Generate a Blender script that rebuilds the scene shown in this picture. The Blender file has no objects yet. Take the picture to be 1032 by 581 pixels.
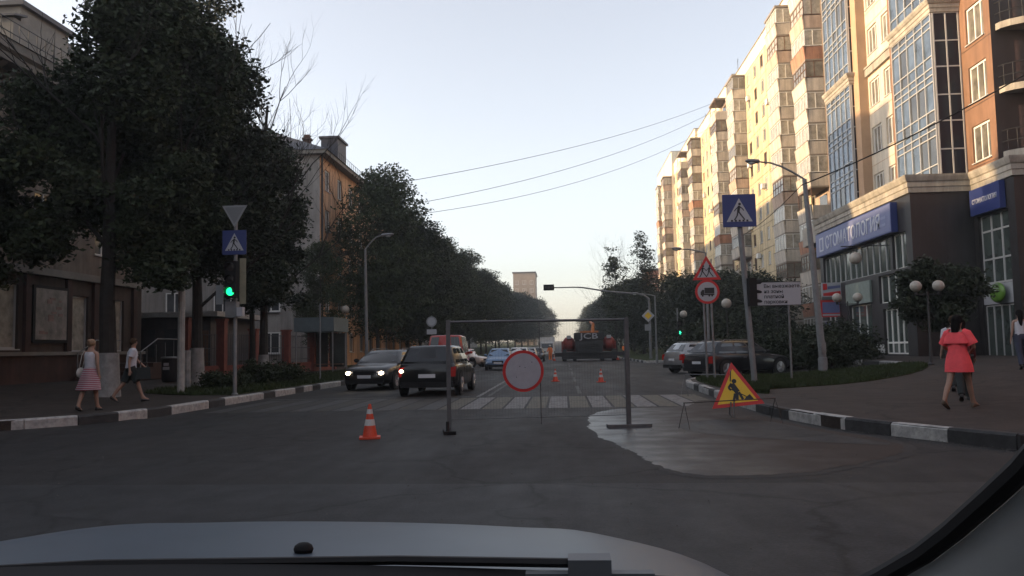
import bpy, math, random
import numpy as np
from mathutils import Vector, Matrix
R = math.radians
scn = bpy.context.scene
col = scn.collection
random.seed(4)

# ------------------------------------------------------------------ camera
cam = bpy.data.cameras.new('camera'); camo = bpy.data.objects.new('camera', cam); col.objects.link(camo)
cam.sensor_width = 36; cam.lens = 830 / 1032 * 36
cam.clip_start = .05; cam.clip_end = 3000
yaw, pitch, roll = math.atan(50 / 830), math.atan(61.5 / 830), R(1.1)
camo.matrix_world = (Matrix.Translation((0, 0, 1.4)) @ Matrix.Rotation(yaw, 4, 'Z') @ Matrix.Rotation(R(90) + pitch, 4, 'X') @ Matrix.Rotation(-roll, 4, 'Z'))
scn.camera = camo

# ------------------------------------------------------------------ sky, sun, exposure
SUN_ELEV, SUN_AZ = R(8.0), R(266)            # azimuth clockwise from +Y (the way the street runs)
w = bpy.data.worlds.new('World'); scn.world = w; w.use_nodes = True
nt = w.node_tree; bg = nt.nodes['Background']
sk = nt.nodes.new('ShaderNodeTexSky'); sk.sky_type = 'NISHITA'; sk.sun_disc = False
sk.sun_elevation = SUN_ELEV; sk.sun_rotation = SUN_AZ
sk.air_density = 1.0; sk.dust_density = 1.2; sk.ozone_density = 2.5; sk.altitude = 200
hs = nt.nodes.new('ShaderNodeHueSaturation'); hs.inputs['Saturation'].default_value = .44
nt.links.new(sk.outputs[0], hs.inputs['Color']); tn = nt.nodes.new('ShaderNodeMix'); tn.data_type = 'RGBA'; tn.blend_type = 'MULTIPLY'; tn.inputs[0].default_value = 1; tn.inputs[7].default_value = (1.16, 1.08, 1.04, 1)
nt.links.new(hs.outputs[0], tn.inputs[6]); nt.links.new(tn.outputs[2], bg.inputs[0]); bg.inputs[1].default_value = .15
sl = bpy.data.lights.new('sun', 'SUN'); sl.energy = 3.3; sl.angle = R(.6); sl.color = (1, .69, .37)
so = bpy.data.objects.new('sun', sl); col.objects.link(so)
sd = Vector((math.sin(SUN_AZ) * math.cos(SUN_ELEV), math.cos(SUN_AZ) * math.cos(SUN_ELEV), math.sin(SUN_ELEV)))
so.rotation_euler = sd.to_track_quat('Z', 'Y').to_euler()
scn.view_settings.view_transform = 'Standard'; scn.view_settings.look = 'None'
scn.view_settings.exposure = 1.62; scn.view_settings.gamma = 1
scn.cycles.max_bounces = 6; scn.cycles.transparent_max_bounces = 12; scn.cycles.caustics_reflective = False

# ------------------------------------------------------------------ materials
def mat(name, c, rough=.7, metal=0, spec=.5, var=.0, vscale=3, bump=0, bscale=20, emit=None, estr=0, trans=0, c2=None, obj=False):
    m = bpy.data.materials.new(name); m.use_nodes = True
    t = m.node_tree; b = t.nodes['Principled BSDF']
    b.inputs['Base Color'].default_value = (*c, 1); b.inputs['Roughness'].default_value = rough
    b.inputs['Metallic'].default_value = metal; b.inputs['Specular IOR Level'].default_value = spec
    if emit: b.inputs['Emission Color'].default_value = (*emit, 1); b.inputs['Emission Strength'].default_value = estr
    if trans: b.inputs['Transmission Weight'].default_value = trans
    if var or bump:
        tc = t.nodes.new('ShaderNodeTexCoord')
        g = t.nodes.new('ShaderNodeNewGeometry')
        src = tc.outputs['Object'] if obj else g.outputs['Position']
    if var:
        n = t.nodes.new('ShaderNodeTexNoise'); n.inputs['Scale'].default_value = vscale; n.inputs['Detail'].default_value = 6
        n.inputs['Roughness'].default_value = .65
        t.links.new(src, n.inputs['Vector'])
        mr = t.nodes.new('ShaderNodeMapRange'); mr.inputs[1].default_value = .3; mr.inputs[2].default_value = .7
        t.links.new(n.outputs[0], mr.inputs[0])
        mx = t.nodes.new('ShaderNodeMix'); mx.data_type = 'RGBA'
        mx.inputs[6].default_value = (*[v * (1 - var) for v in c], 1)
        mx.inputs[7].default_value = (*(c2 if c2 else [min(1, v * (1 + var)) for v in c]), 1)
        t.links.new(mr.outputs[0], mx.inputs[0]); t.links.new(mx.outputs[2], b.inputs['Base Color'])
    if bump:
        n2 = t.nodes.new('ShaderNodeTexNoise'); n2.inputs['Scale'].default_value = bscale; n2.inputs['Detail'].default_value = 4
        t.links.new(src, n2.inputs['Vector'])
        bp = t.nodes.new('ShaderNodeBump'); bp.inputs['Strength'].default_value = bump; bp.inputs['Distance'].default_value = .02
        t.links.new(n2.outputs[0], bp.inputs['Height']); t.links.new(bp.outputs[0], b.inputs['Normal'])
    return m

def asphalt(name, base, worn, rough0=.6, rough1=.9):
    m = mat(name, base, .8, spec=.3)
    t = m.node_tree; b = t.nodes['Principled BSDF']; L = t.links.new
    g = t.nodes.new('ShaderNodeNewGeometry')
    def noise(sc, det=5, vec=None, stretch=None):
        n = t.nodes.new('ShaderNodeTexNoise'); n.inputs['Scale'].default_value = sc; n.inputs['Detail'].default_value = det; n.inputs['Roughness'].default_value = .7
        if stretch:
            mp = t.nodes.new('ShaderNodeMapping'); mp.inputs['Scale'].default_value = stretch
            L(g.outputs['Position'], mp.inputs['Vector']); L(mp.outputs[0], n.inputs['Vector'])
        else: L(g.outputs['Position'], n.inputs['Vector'])
        return n.outputs[0]
    big = noise(.35, 4, stretch=(1.4, .35, 1)); mid = noise(2.2); fine = noise(38, 6)
    mr = t.nodes.new('ShaderNodeMapRange'); mr.inputs[1].default_value = .35; mr.inputs[2].default_value = .68; L(big, mr.inputs[0])
    a = t.nodes.new('ShaderNodeMix'); a.data_type = 'RGBA'; a.inputs[6].default_value = (*base, 1); a.inputs[7].default_value = (*worn, 1); L(mr.outputs[0], a.inputs[0])
    # grit and small stains
    ramp = t.nodes.new('ShaderNodeMapRange'); ramp.inputs[1].default_value = .3; ramp.inputs[2].default_value = .75; ramp.inputs[3].default_value = .45; ramp.inputs[4].default_value = 1.6; L(fine, ramp.inputs[0])
    r2 = t.nodes.new('ShaderNodeMapRange'); r2.inputs[1].default_value = .35; r2.inputs[2].default_value = .7; r2.inputs[3].default_value = .6; r2.inputs[4].default_value = 1.3; L(mid, r2.inputs[0])
    mu = t.nodes.new('ShaderNodeMath'); mu.operation = 'MULTIPLY'; L(ramp.outputs[0], mu.inputs[0]); L(r2.outputs[0], mu.inputs[1])
    # cracks
    vo = t.nodes.new('ShaderNodeTexVoronoi'); vo.feature = 'DISTANCE_TO_EDGE'; vo.inputs['Scale'].default_value = .33
    ad = t.nodes.new('ShaderNodeVectorMath'); ad.operation = 'ADD'; dn = t.nodes.new('ShaderNodeTexNoise'); dn.inputs['Scale'].default_value = 1.3; dn.inputs['Detail'].default_value = 5
    L(g.outputs['Position'], dn.inputs['Vector']); L(g.outputs['Position'], ad.inputs[0]); L(dn.outputs['Color'], ad.inputs[1]); L(ad.outputs[0], vo.inputs['Vector'])
    cr = t.nodes.new('ShaderNodeMapRange'); cr.inputs[1].default_value = .0; cr.inputs[2].default_value = .02; cr.inputs[3].default_value = .25; cr.inputs[4].default_value = 1; L(vo.outputs['Distance'], cr.inputs[0])
    m2 = t.nodes.new('ShaderNodeMath'); m2.operation = 'MULTIPLY'; L(mu.outputs[0], m2.inputs[0]); L(cr.outputs[0], m2.inputs[1])
    vm = t.nodes.new('ShaderNodeVectorMath'); vm.operation = 'SCALE'; L(a.outputs[2], vm.inputs[0]); L(m2.outputs[0], vm.inputs['Scale']); L(vm.outputs[0], b.inputs['Base Color'])
    rr = t.nodes.new('ShaderNodeMapRange'); rr.inputs[1].default_value = .3; rr.inputs[2].default_value = .7; rr.inputs[3].default_value = rough0; rr.inputs[4].default_value = rough1; L(big, rr.inputs[0]); L(rr.outputs[0], b.inputs['Roughness'])
    bp = t.nodes.new('ShaderNodeBump'); bp.inputs['Strength'].default_value = .5; bp.inputs['Distance'].default_value = .01; L(fine, bp.inputs['Height']); L(bp.outputs[0], b.inputs['Normal'])
    return m

M = {}
M['road'] = asphalt('asphalt', (.017, .0162, .0165), (.027, .025, .0245))
M['walk'] = asphalt('pavement_asphalt', (.034, .026, .022), (.048, .037, .031), .75, .95)
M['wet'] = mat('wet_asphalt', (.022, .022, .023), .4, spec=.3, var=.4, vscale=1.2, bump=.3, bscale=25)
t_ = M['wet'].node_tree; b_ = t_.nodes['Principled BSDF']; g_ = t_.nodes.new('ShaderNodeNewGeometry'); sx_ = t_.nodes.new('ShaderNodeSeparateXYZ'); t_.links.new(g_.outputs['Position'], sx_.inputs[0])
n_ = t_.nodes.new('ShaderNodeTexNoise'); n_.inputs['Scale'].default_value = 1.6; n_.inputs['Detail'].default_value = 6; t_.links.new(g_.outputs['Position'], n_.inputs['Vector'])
a_ = t_.nodes.new('ShaderNodeMath'); a_.operation = 'MULTIPLY_ADD'; a_.inputs[1].default_value = 3.2; t_.links.new(n_.outputs[0], a_.inputs[0]); t_.links.new(sx_.outputs[0], a_.inputs[2])   # drying of the film toward the kerb, reused for the painted reflection
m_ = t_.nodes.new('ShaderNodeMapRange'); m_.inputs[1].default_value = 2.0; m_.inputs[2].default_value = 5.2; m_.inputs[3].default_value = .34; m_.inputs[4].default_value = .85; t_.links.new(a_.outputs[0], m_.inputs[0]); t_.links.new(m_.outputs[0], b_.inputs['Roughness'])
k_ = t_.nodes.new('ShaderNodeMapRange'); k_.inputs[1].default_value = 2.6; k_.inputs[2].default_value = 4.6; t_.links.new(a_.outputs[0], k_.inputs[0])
x_ = t_.nodes.new('ShaderNodeMix'); x_.data_type = 'RGBA'; x_.inputs[6].default_value = (.018, .018, .02, 1); x_.inputs[7].default_value = (.036, .026, .021, 1); t_.links.new(k_.outputs[0], x_.inputs[0]); t_.links.new(x_.outputs[2], b_.inputs['Base Color'])  # brown toward the kerb stands in for the orange reflection of lit buildings
M['soil'] = mat('soil', (.05, .042, .03), .95, var=.3, vscale=2, bump=.5)
M['grassbase'] = mat('turf', (.03, .042, .015), .95, spec=.1, var=.4, vscale=1.5, bump=.6, bscale=30)
M['grass'] = mat('grass_blades', (.028, .042, .013), .7, spec=.2, var=.4, vscale=1.2)
M['white_line'] = mat('road_paint_white', (.22, .22, .22), .7, var=.5, vscale=6)
M['yellow_line'] = mat('road_paint_yellow', (.17, .14, .085), .7, var=.4, vscale=6)
M['curb_w'] = mat('curb_white', (.36, .36, .35), .85, var=.45, vscale=7, bump=.4, bscale=30, c2=(.46, .45, .43))
M['curb_b'] = mat('curb_black', (.03, .03, .031), .85, var=.4, vscale=5, bump=.4, bscale=30)
M['galv'] = mat('galvanised', (.2, .205, .21), .55, .5, var=.2, vscale=4)
M['barrier'] = mat('barrier_galvanised', (.12, .12, .125), .6, .4, var=.25, vscale=5)
M['polegrey'] = mat('painted_pole', (.17, .175, .18), .6, var=.2, vscale=4)
M['concrete'] = mat('concrete', (.3, .29, .27), .9, var=.25, vscale=3, bump=.3)
M['darkmetal'] = mat('dark_metal', (.03, .03, .032), .5, .3)
M['blackpl'] = mat('black_plastic', (.009, .009, .010), .7, spec=.25)
M['rubber'] = mat('rubber', (.015, .015, .016), .8)
M['signblue'] = mat('sign_blue', (.02, .035, .15), .5)
M['signwhite'] = mat('sign_white', (.36, .37, .40), .5)
M['signgrey'] = mat('sign_back', (.25, .26, .27), .55, .4)
M['signred'] = mat('sign_red', (.5, .02, .02), .5)
M['signyellow'] = mat('sign_yellow', (.72, .45, .02), .5)
M['signblack'] = mat('sign_black', (.01, .01, .012), .5)
M['green_on'] = mat('green_light', (.0, .3, .1), .4, emit=(.01, 1, .25), estr=1.0)
M['green_dim'] = mat('green_light_far', (.0, .3, .1), .4, emit=(.05, 1, .55), estr=.8)
M['lens_off'] = mat('lens_off', (.03, .02, .02), .3)
M['globe'] = mat('opal_globe', (.34, .32, .28), .4, var=.12, vscale=9)
M['lampglass'] = mat('lamp_glass', (.5, .52, .52), .25)
M['conered'] = mat('cone_red', (.55, .065, .03), .5, var=.15, vscale=14)
M['conewhite'] = mat('cone_white', (.5, .5, .49), .5, var=.15, vscale=12)
M['glass'] = mat('dark_glass', (.02, .025, .03), .06, spec=.8)
M['glass_blue'] = mat('blue_tinted_glass', (.09, .125, .175), .09, .3, spec=.7, var=.5, vscale=1.3)
M['glass_shop'] = mat('shop_glass', (.05, .065, .06), .08, spec=.9, var=.4, vscale=.9)
M['glass_car'] = mat('car_glass', (.015, .018, .022), .05, spec=.6)
M['white_frame'] = mat('white_upvc', (.7, .69, .66), .5)
M['brown_frame'] = mat('brown_frame', (.12, .06, .035), .6, var=.3, vscale=4)
M['grey_frame'] = mat('grey_frame', (.42, .42, .42), .5)
M['tyre'] = mat('tyre', (.018, .018, .018), .85)
M['rim'] = mat('alloy', (.35, .35, .36), .35, .8)
M['head_on'] = mat('headlamp_lit', (.8, .75, .6), .3, emit=(1, .80, .55), estr=5)
M['head_off'] = mat('headlamp', (.35, .36, .38), .15)
M['tail'] = mat('tail_lamp', (.35, .015, .012), .25)
M['tail_on'] = mat('tail_lamp_lit', (.5, .05, .03), .25, emit=(1, .35, .2), estr=1.2)
M['plate'] = mat('number_plate', (.6, .6, .62), .5)
M['bark'] = mat('bark', (.022, .019, .016), .95, var=.4, vscale=6, bump=.9, bscale=25)
M['limewash'] = mat('limewash', (.22, .22, .215), .95, var=.3, vscale=5, bump=.5, bscale=25)

def leafmat(name, c, c2):
    m = mat(name, c, .65, spec=.25, var=.35, vscale=.9, c2=c2)
    return m
M['leaf1'] = leafmat('leaves_chestnut', (.020, .032, .014), (.036, .052, .020))
M['leaf2'] = leafmat('leaves_lime', (.026, .039, .015), (.046, .063, .024))
M['leaf3'] = leafmat('leaves_dark', (.016, .025, .013), (.031, .043, .020))

# ------------------------------------------------------------------ mesh collecting
class G:
    def __init__(s): s.v = []; s.f = []; s.m = []; s.sm = []
    def add(s, pts, faces, m=0, smooth=False):
        b = len(s.v); s.v += [tuple(p) for p in pts]
        for f in faces: s.f.append(tuple(b + i for i in f)); s.m.append(m); s.sm.append(smooth)
    def box(s, a, b, m=0):
        x0, y0, z0 = a; x1, y1, z1 = b
        s.add([(x0, y0, z0), (x1, y0, z0), (x1, y1, z0), (x0, y1, z0), (x0, y0, z1), (x1, y0, z1), (x1, y1, z1), (x0, y1, z1)],
              [(3, 2, 1, 0), (4, 5, 6, 7), (0, 1, 5, 4), (1, 2, 6, 5), (2, 3, 7, 6), (3, 0, 4, 7)], m)
        return s
    def hexa(s, p, m=0):  # 8 points, bottom ring then top ring
        s.add(p, [(3, 2, 1, 0), (4, 5, 6, 7), (0, 1, 5, 4), (1, 2, 6, 5), (2, 3, 7, 6), (3, 0, 4, 7)], m); return s
    def quad(s, p, m=0): s.add(p, [(0, 1, 2, 3)], m); return s
    def tube(s, pts, rad, n=8, m=0, cap=True, squash=None):
        pts = [Vector(p) for p in pts]
        if not isinstance(rad, (list, tuple)): rad = [rad] * len(pts)
        base = len(s.v); N = len(pts); prev = None; rings = []
        for i, p in enumerate(pts):
            d = (pts[min(i + 1, N - 1)] - pts[max(i - 1, 0)]).normalized()
            if prev is None:
                a = Vector((0, 0, 1)) if abs(d.z) < .9 else Vector((1, 0, 0))
                u = d.cross(a).normalized()
            else:
                u = prev - d * prev.dot(d); u = u.normalized() if u.length > 1e-6 else d.orthogonal().normalized()
            prev = u; vv = d.cross(u)
            rings.append([p + (u * math.cos(2 * math.pi * k / n) + vv * math.sin(2 * math.pi * k / n)) * rad[i] for k in range(n)])
        s.loft(rings, m, cap); return s
    def loft(s, rings, m=0, cap=True, smooth=True, closed=True):
        n = len(rings[0]); pts = [p for r in rings for p in r]; F = []
        for i in range(len(rings) - 1):
            for k in range(n if closed else n - 1):
                k2 = (k + 1) % n
                F.append((i * n + k, i * n + k2, (i + 1) * n + k2, (i + 1) * n + k))
        b = len(s.v)
        s.add(pts, F, m, smooth)
        if cap:
            s.f.append(tuple(b + k for k in range(n))[::-1]); s.m.append(m); s.sm.append(False)
            s.f.append(tuple(b + (len(rings) - 1) * n + k for k in range(n))); s.m.append(m); s.sm.append(False)
        return s
    def ell(s, c, r, nu=12, nv=8, m=0):
        rings = []
        for j in range(1, nv):
            a = math.pi * j / nv
            rings.append([(c[0] + r[0] * math.sin(a) * math.cos(2 * math.pi * k / nu), c[1] + r[1] * math.sin(a) * math.sin(2 * math.pi * k / nu), c[2] - r[2] * math.cos(a)) for k in range(nu)])
        b = len(s.v); s.loft(rings, m, False)
        s.v += [(c[0], c[1], c[2] - r[2]), (c[0], c[1], c[2] + r[2])]; e = len(s.v)
        for k in range(nu):
            k2 = (k + 1) % nu
            s.f.append((e - 2, b + k2, b + k)); s.m.append(m); s.sm.append(True)
            s.f.append((e - 1, b + (nv - 2) * nu + k, b + (nv - 2) * nu + k2)); s.m.append(m); s.sm.append(True)
        return s
    def prism(s, poly, y0, y1, m=0):  # polygon in local x,z; faces -y at y0
        n = len(poly); b = len(s.v)
        s.add([(x, y0, z) for x, z in poly] + [(x, y1, z) for x, z in poly],
              [tuple(range(n)), tuple(range(2 * n - 1, n - 1, -1))] + [(i, n + i, n + (i + 1) % n, (i + 1) % n) for i in range(n)], m)
        return s
    def stroke(s, p, q, wd, y0, y1, m=0):
        dx, dz = q[0] - p[0], q[1] - p[1]; l = math.hypot(dx, dz) or 1; nx, nz = -dz / l * wd / 2, dx / l * wd / 2
        return s.prism([(p[0] - nx, p[1] - nz), (q[0] - nx, q[1] - nz), (q[0] + nx, q[1] + nz), (p[0] + nx, p[1] + nz)], y0, y1, m)
    def disc(s, c, r, y0, y1, m=0, n=28):
        return s.prism([(c[0] + r * math.cos(2 * math.pi * k / n), c[1] + r * math.sin(2 * math.pi * k / n)) for k in range(n)], y0, y1, m)
    def lathe(s, prof, c=(0, 0, 0), n=16, m=0, axis='z'):
        rings = []
        for r, h in prof:
            if axis == 'z': rings.append([(c[0] + r * math.cos(2 * math.pi * k / n), c[1] + r * math.sin(2 * math.pi * k / n), c[2] + h) for k in range(n)])
            else: rings.append([(c[0] + h, c[1] + r * math.cos(2 * math.pi * k / n), c[2] + r * math.sin(2 * math.pi * k / n)) for k in range(n)])
        return s.loft(rings, m, True)
    def mesh(s, name, mats, angle=35):
        me = bpy.data.meshes.new(name); me.from_pydata(s.v, [], s.f)
        if not isinstance(mats, (list, tuple)): mats = [mats]
        for k in mats: me.materials.append(M[k] if isinstance(k, str) else k)
        me.polygons.foreach_set('material_index', s.m); me.polygons.foreach_set('use_smooth', s.sm)
        if any(s.sm): me.set_sharp_from_angle(angle=R(angle))
        me.update(); return me

def wpos(o):
    p = Vector((0, 0, 0))
    while o: p = p + o.location; o = o.parent
    return p
def put(name, me, loc=(0, 0, 0), rz=0, parent=None, rot=None, local=False):
    o = bpy.data.objects.new(name, me); col.objects.link(o)
    if parent is not None:
        o.parent = parent
        o.location = Vector(loc) if local else Vector(loc) - wpos(parent)
    else: o.location = loc
    o.rotation_euler = rot if rot else (0, 0, R(rz)); return o
def tag(o, label=None, cat=None, group=None, kind=None):
    if label: o['label'] = label
    if cat: o['category'] = cat
    if group: o['group'] = group
    if kind: o['kind'] = kind
    return o
def thing(name, label, cat, loc=(0, 0, 0), rz=0, group=None):
    o = bpy.data.objects.new(name, None); col.objects.link(o); o.empty_display_size = .2
    o.location = loc; o.rotation_euler = (0, 0, R(rz)); return tag(o, label, cat, group)
def part(name, g, mats, parent=None, angle=35):       # mesh in the parent's local coordinates
    return put(name, g.mesh(name, mats, angle), (0, 0, 0), 0, parent, local=True)
def copy_tree(o, parent=None):
    c = o.copy(); col.objects.link(c); c.parent = parent
    for ch in list(o.children): copy_tree(ch, c)
    return c
def text(name, body, size, m, parent, loc, rot, ext=.006, align='LEFT', sx=1.0):
    c = bpy.data.curves.new(name, 'FONT'); c.body = body; c.size = size; c.extrude = ext; c.align_x = align; c.resolution_u = 2
    c.offset = size * .012
    t = bpy.data.objects.new(name, c); col.objects.link(t)
    bpy.context.view_layer.update()
    me = bpy.data.meshes.new_from_object(t.evaluated_get(bpy.context.evaluated_depsgraph_get()))
    bpy.data.objects.remove(t); me.materials.clear(); me.materials.append(M[m])
    o = put(name, me, loc, 0, parent, rot=rot, local=True); o.scale = (sx, 1, 1); return o

def sm(a, b, x):
    t = min(1, max(0, (x - a) / (b - a))); return t * t * (3 - 2 * t)
def gz(x, y):
    z = .012 * max(0, y - 100) * sm(95, 140, y)
    z += .5 * sm(7, 16, x) * sm(4, 14, y) + .25 * sm(11, 20, -x)
    return z
CURB = .19

# ------------------------------------------------------------------ setting: ground, road, pavements
def sheet(name, fx0, fx1, ys, nx, dz, m, skirt=0):
    g = G(); pts = []; F = []
    for j, y in enumerate(ys):
        a, b = fx0(y), fx1(y)
        for i in range(nx + 1):
            x = a + (b - a) * (i / nx); pts.append((x, y, gz(x, y) + dz))
    for j in range(len(ys) - 1):
        for i in range(nx):
            k = j * (nx + 1) + i; F.append((k, k + 1, k + nx + 2, k + nx + 1))
    g.add(pts, F, 0, True)
    if skirt:
        row = lambda idx: g.add([pts[i] for i in idx] + [(pts[i][0], pts[i][1], pts[i][2] - skirt) for i in idx],
                                [(i, i + 1, len(idx) + i + 1, len(idx) + i) for i in range(len(idx) - 1)])
        n1 = nx + 1; J = len(ys)
        row([j * n1 for j in range(J)]); row([j * n1 + nx for j in range(J)]); row(list(range(n1))); row([(J - 1) * n1 + i for i in range(n1)])
    o = put(name, g.mesh(name, m, 80)); tag(o, kind='structure'); return o
def fr(a, b, st):
    n = max(1, int(round((b - a) / st))); return [a + (b - a) * i / n for i in range(n + 1)]
K = lambda v: (lambda y: v)
sheet('ground', K(-300), K(300), [-120, -60, -20] + fr(0, 160, 4) + fr(180, 800, 40), 150, -.03, 'soil')
sheet('road', K(-9.3), K(34), fr(-30, 5, 5) + fr(6, 80, 1) + fr(84, 150, 4), 44, 0, 'road')
sheet('far_road', K(-9.3), K(7.2), fr(150, 700, 10), 8, 0, 'road')
sheet('cross_road', K(-60), K(-9.3), fr(-30, 18, 2), 30, .002, 'road')

redge = [(4.5, 20), (6, 14.5), (7.2, 10.6), (8.5, 8.2), (9.7, 6.7), (10.8, 5.8), (12, 5.2), (13, 4.75), (14, 4.4), (16, 4.08), (18, 4.0), (21, 4.02), (25, 4.1), (28.5, 4.2), (30.5, 4.45), (31.8, 5.1), (32.4, 6.2)]
def lerp(tab, y):
    for (a, xa), (b, xb) in zip(tab, tab[1:]):
        if y <= b: return xa + (xb - xa) * max(0, (y - a) / (b - a))
    return tab[-1][1]
RE = lambda y: lerp(redge, y)
ysA = [4.5, 5.2, 6, 6.6, 7.2, 7.8, 8.5, 9.1, 9.7, 10.2, 10.8, 11.4, 12, 12.5, 13, 13.5] + fr(14, 31, .5)[0:] + [31.4, 31.8, 32.1, 32.4]
sheet('right_pavement', RE, K(60), ysA, 60, CURB, 'walk', .3)
sheet('shop_pavement', K(13.4), K(60), fr(32.4, 66, 1.5), 30, CURB, 'walk', .3)
sheet('left_pavement', K(-42), lambda y: lerp([(14.6, -12.3), (15.5, -10.95), (16.6, -10.05), (17.6, -9.7), (19, -9.52), (22, -9.45), (64, -9.42)], y), [14.6, 15, 15.5, 16, 16.6, 17.1, 17.6, 18.3, 19, 20, 22] + fr(24, 60, 2), 24, CURB, 'walk', .3)
sheet('left_verge', K(-42), K(-9.42), fr(60, 160, 4) + fr(180, 700, 20), 16, CURB, 'grassbase', .3)
sheet('right_verge', K(6.9), K(60), fr(70, 160, 4) + fr(180, 700, 20), 16, CURB, 'grassbase', .3)
# grass plots
GR = [(20.6, 4.9, 5.0), (22.5, 4.6, 5.4), (23.5, 4.45, 6.6), (25, 4.45, 9.0), (26.3, 4.45, 10.6), (27.6, 4.5, 11.6), (29, 4.6, 12.4), (30.2, 4.75, 12.9), (31.3, 5.2, 13.1), (32.1, 6.3, 13.0)]
def between(t, y, k): return lerp([(a[0], a[k]) for a in t], y)
sheet('grass_plot', lambda y: between(GR, y, 1), lambda y: between(GR, y, 2), fr(20.6, 32.1, .5), 14, CURB + .03, 'grassbase', .1)
GL = [(24.3, -11.2, -9.9), (25, -13, -9.8), (27, -13.6, -9.75), (40, -13.6, -9.75), (59.8, -13.6, -9.75)]
sheet('left_grass_plot', lambda y: between(GL, y, 1), lambda y: between(GL, y, 2), fr(24.3, 59.8, 1), 8, CURB + .03, 'grassbase', .1)

def blades(name, tab, y0, y1, n, dz, h=.09, seed=1):
    rng = np.random.default_rng(seed); V = []; F = []
    k = 0
    for i in range(n):
        y = y0 + (y1 - y0) * rng.random() ** 1.3; a = between(tab, y, 1); b = between(tab, y, 2); x = a + (b - a) * rng.random()
        z = gz(x, y) + dz; hh = h * (.5 + rng.random()); an = rng.random() * 6.28; dx, dy = math.cos(an) * .025, math.sin(an) * .025
        lx, ly = (rng.random(2) - .5) * .08
        V += [(x - dx, y - dy, z), (x + dx, y + dy, z), (x + lx, y + ly, z + hh)]; F.append((k, k + 1, k + 2)); k += 3
    me = bpy.data.meshes.new(name); me.from_pydata(V, [], F); me.materials.append(M['grass'])
    return tag(put(name, me), kind='stuff', label='short mown grass on the kerbside plot', cat='grass')
g1 = blades('grass', GR, 20.7, 32, 26000, CURB + .03, .08, 1); g1['label'] = 'short mown grass on the plot beside the parked cars'
g2 = blades('grass', GL, 24.4, 59, 16000, CURB + .03, .1, 2); g2['label'] = 'short grass on the left verge behind the traffic light'

# kerb stones, painted black and white, one object each
def kerb(pts, name_parent, seq, step=1.0, side=1, wd=.17, top=None):
    base = put(name_parent, None) if False else None
    root = thing('kerb', None, None); tag(root, kind='structure')
    rnd = random.Random(5)
    L_ = [0]
    for a, b in zip(pts, pts[1:]): L_.append(L_[-1] + math.dist(a, b))
    def at(s):
        for i in range(len(pts) - 1):
            if s <= L_[i + 1] or i == len(pts) - 2:
                t = (s - L_[i]) / (L_[i + 1] - L_[i]); return (pts[i][0] + (pts[i + 1][0] - pts[i][0]) * t, pts[i][1] + (pts[i + 1][1] - pts[i][1]) * t)
    s = 0; i = 0
    while s + step <= L_[-1] and i < 290:
        a, b = at(s + .008), at(s + step - .008)
        d = Vector((b[0] - a[0], b[1] - a[1])).normalized(); n = Vector((d.y, -d.x)) * side
        j = rnd.uniform(-.012, .012); zz = rnd.uniform(-.008, .008)
        q = []
        for z, ins in ((-.25, 0), (CURB - .025 + zz, 0), (CURB + .008 + zz, .03)):
            q.append([(a[0] + n.x * (j - ins * -1) , a[1] + n.y * (j + ins), z), (b[0] + n.x * (j + ins), b[1] + n.y * (j + ins), z),
                      (b[0] + n.x * (j + wd), b[1] + n.y * (j + wd), z), (a[0] + n.x * (j + wd), a[1] + n.y * (j + wd), z)])
        g = G(); zb = gz(*a)
        g.loft([[(x, y, z + gz(x, y)) for x, y, z in r] for r in q], 0, True, False)
        c = seq(b[1], i) if callable(seq) else seq[i % len(seq)]
        put('kerb_stone', g.mesh('kerb_stone', 'curb_w' if c == 'w' else 'curb_b'), (0, 0, 0), 0, root)
        s += step; i += 1
    return root
def band(tab):
    def f(y, i):
        for lim, c in tab:
            if y < lim: return c
        return 'wb'[i % 2]
    return f
LE = [(14.6, -12.3), (15.5, -10.95), (16.6, -10.05), (17.6, -9.7), (19, -9.52), (22, -9.45), (64, -9.42)]
kr = kerb([(x - .02, y) for y, x in redge], 'kerb', band([(11.95, 'b'), (12.9, 'w'), (14.1, 'b'), (16.6, 'w'), (17.7, 'b'), (20.6, 'w'), (21.7, 'b'), (23.6, 'w'), (24.6, 'b'), (26.6, 'w'), (27.6, 'b'), (30, 'w')]), 1.0, 1); kr.name = 'right_kerb'
kl = kerb([(x + .06, y) for y, x in LE], 'kerb', band([(16.7, 'w'), (17.7, 'b'), (19, 'w'), (20.4, 'b'), (21.6, 'w'), (22.5, 'b'), (26.1, 'w'), (27.3, 'b'), (28.6, 'w'), (29.6, 'b'), (31.2, 'w'), (32.2, 'b'), (34.9, 'w')]), 1.0, -1); kl.name = 'left_kerb'
kr2 = kerb([(13.38, 34), (13.38, 66)], 'kerb', 'wb', 2.0, 1); kr2.name = 'shop_kerb'
kr3 = kerb([(6.88, 70), (6.88, 150)], 'kerb', 'wb', 2.0, 1); kr3.name = 'far_right_kerb'
kr4 = kerb([(6.9, 69.97), (30, 69.97)], 'kerb', 'wwbwbb', 2.0, -1); kr4.name = 'parking_kerb'
for k_ in (kr, kl, kr2, kr3, kr4):
    if 'category' in k_: del k_['category']

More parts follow.
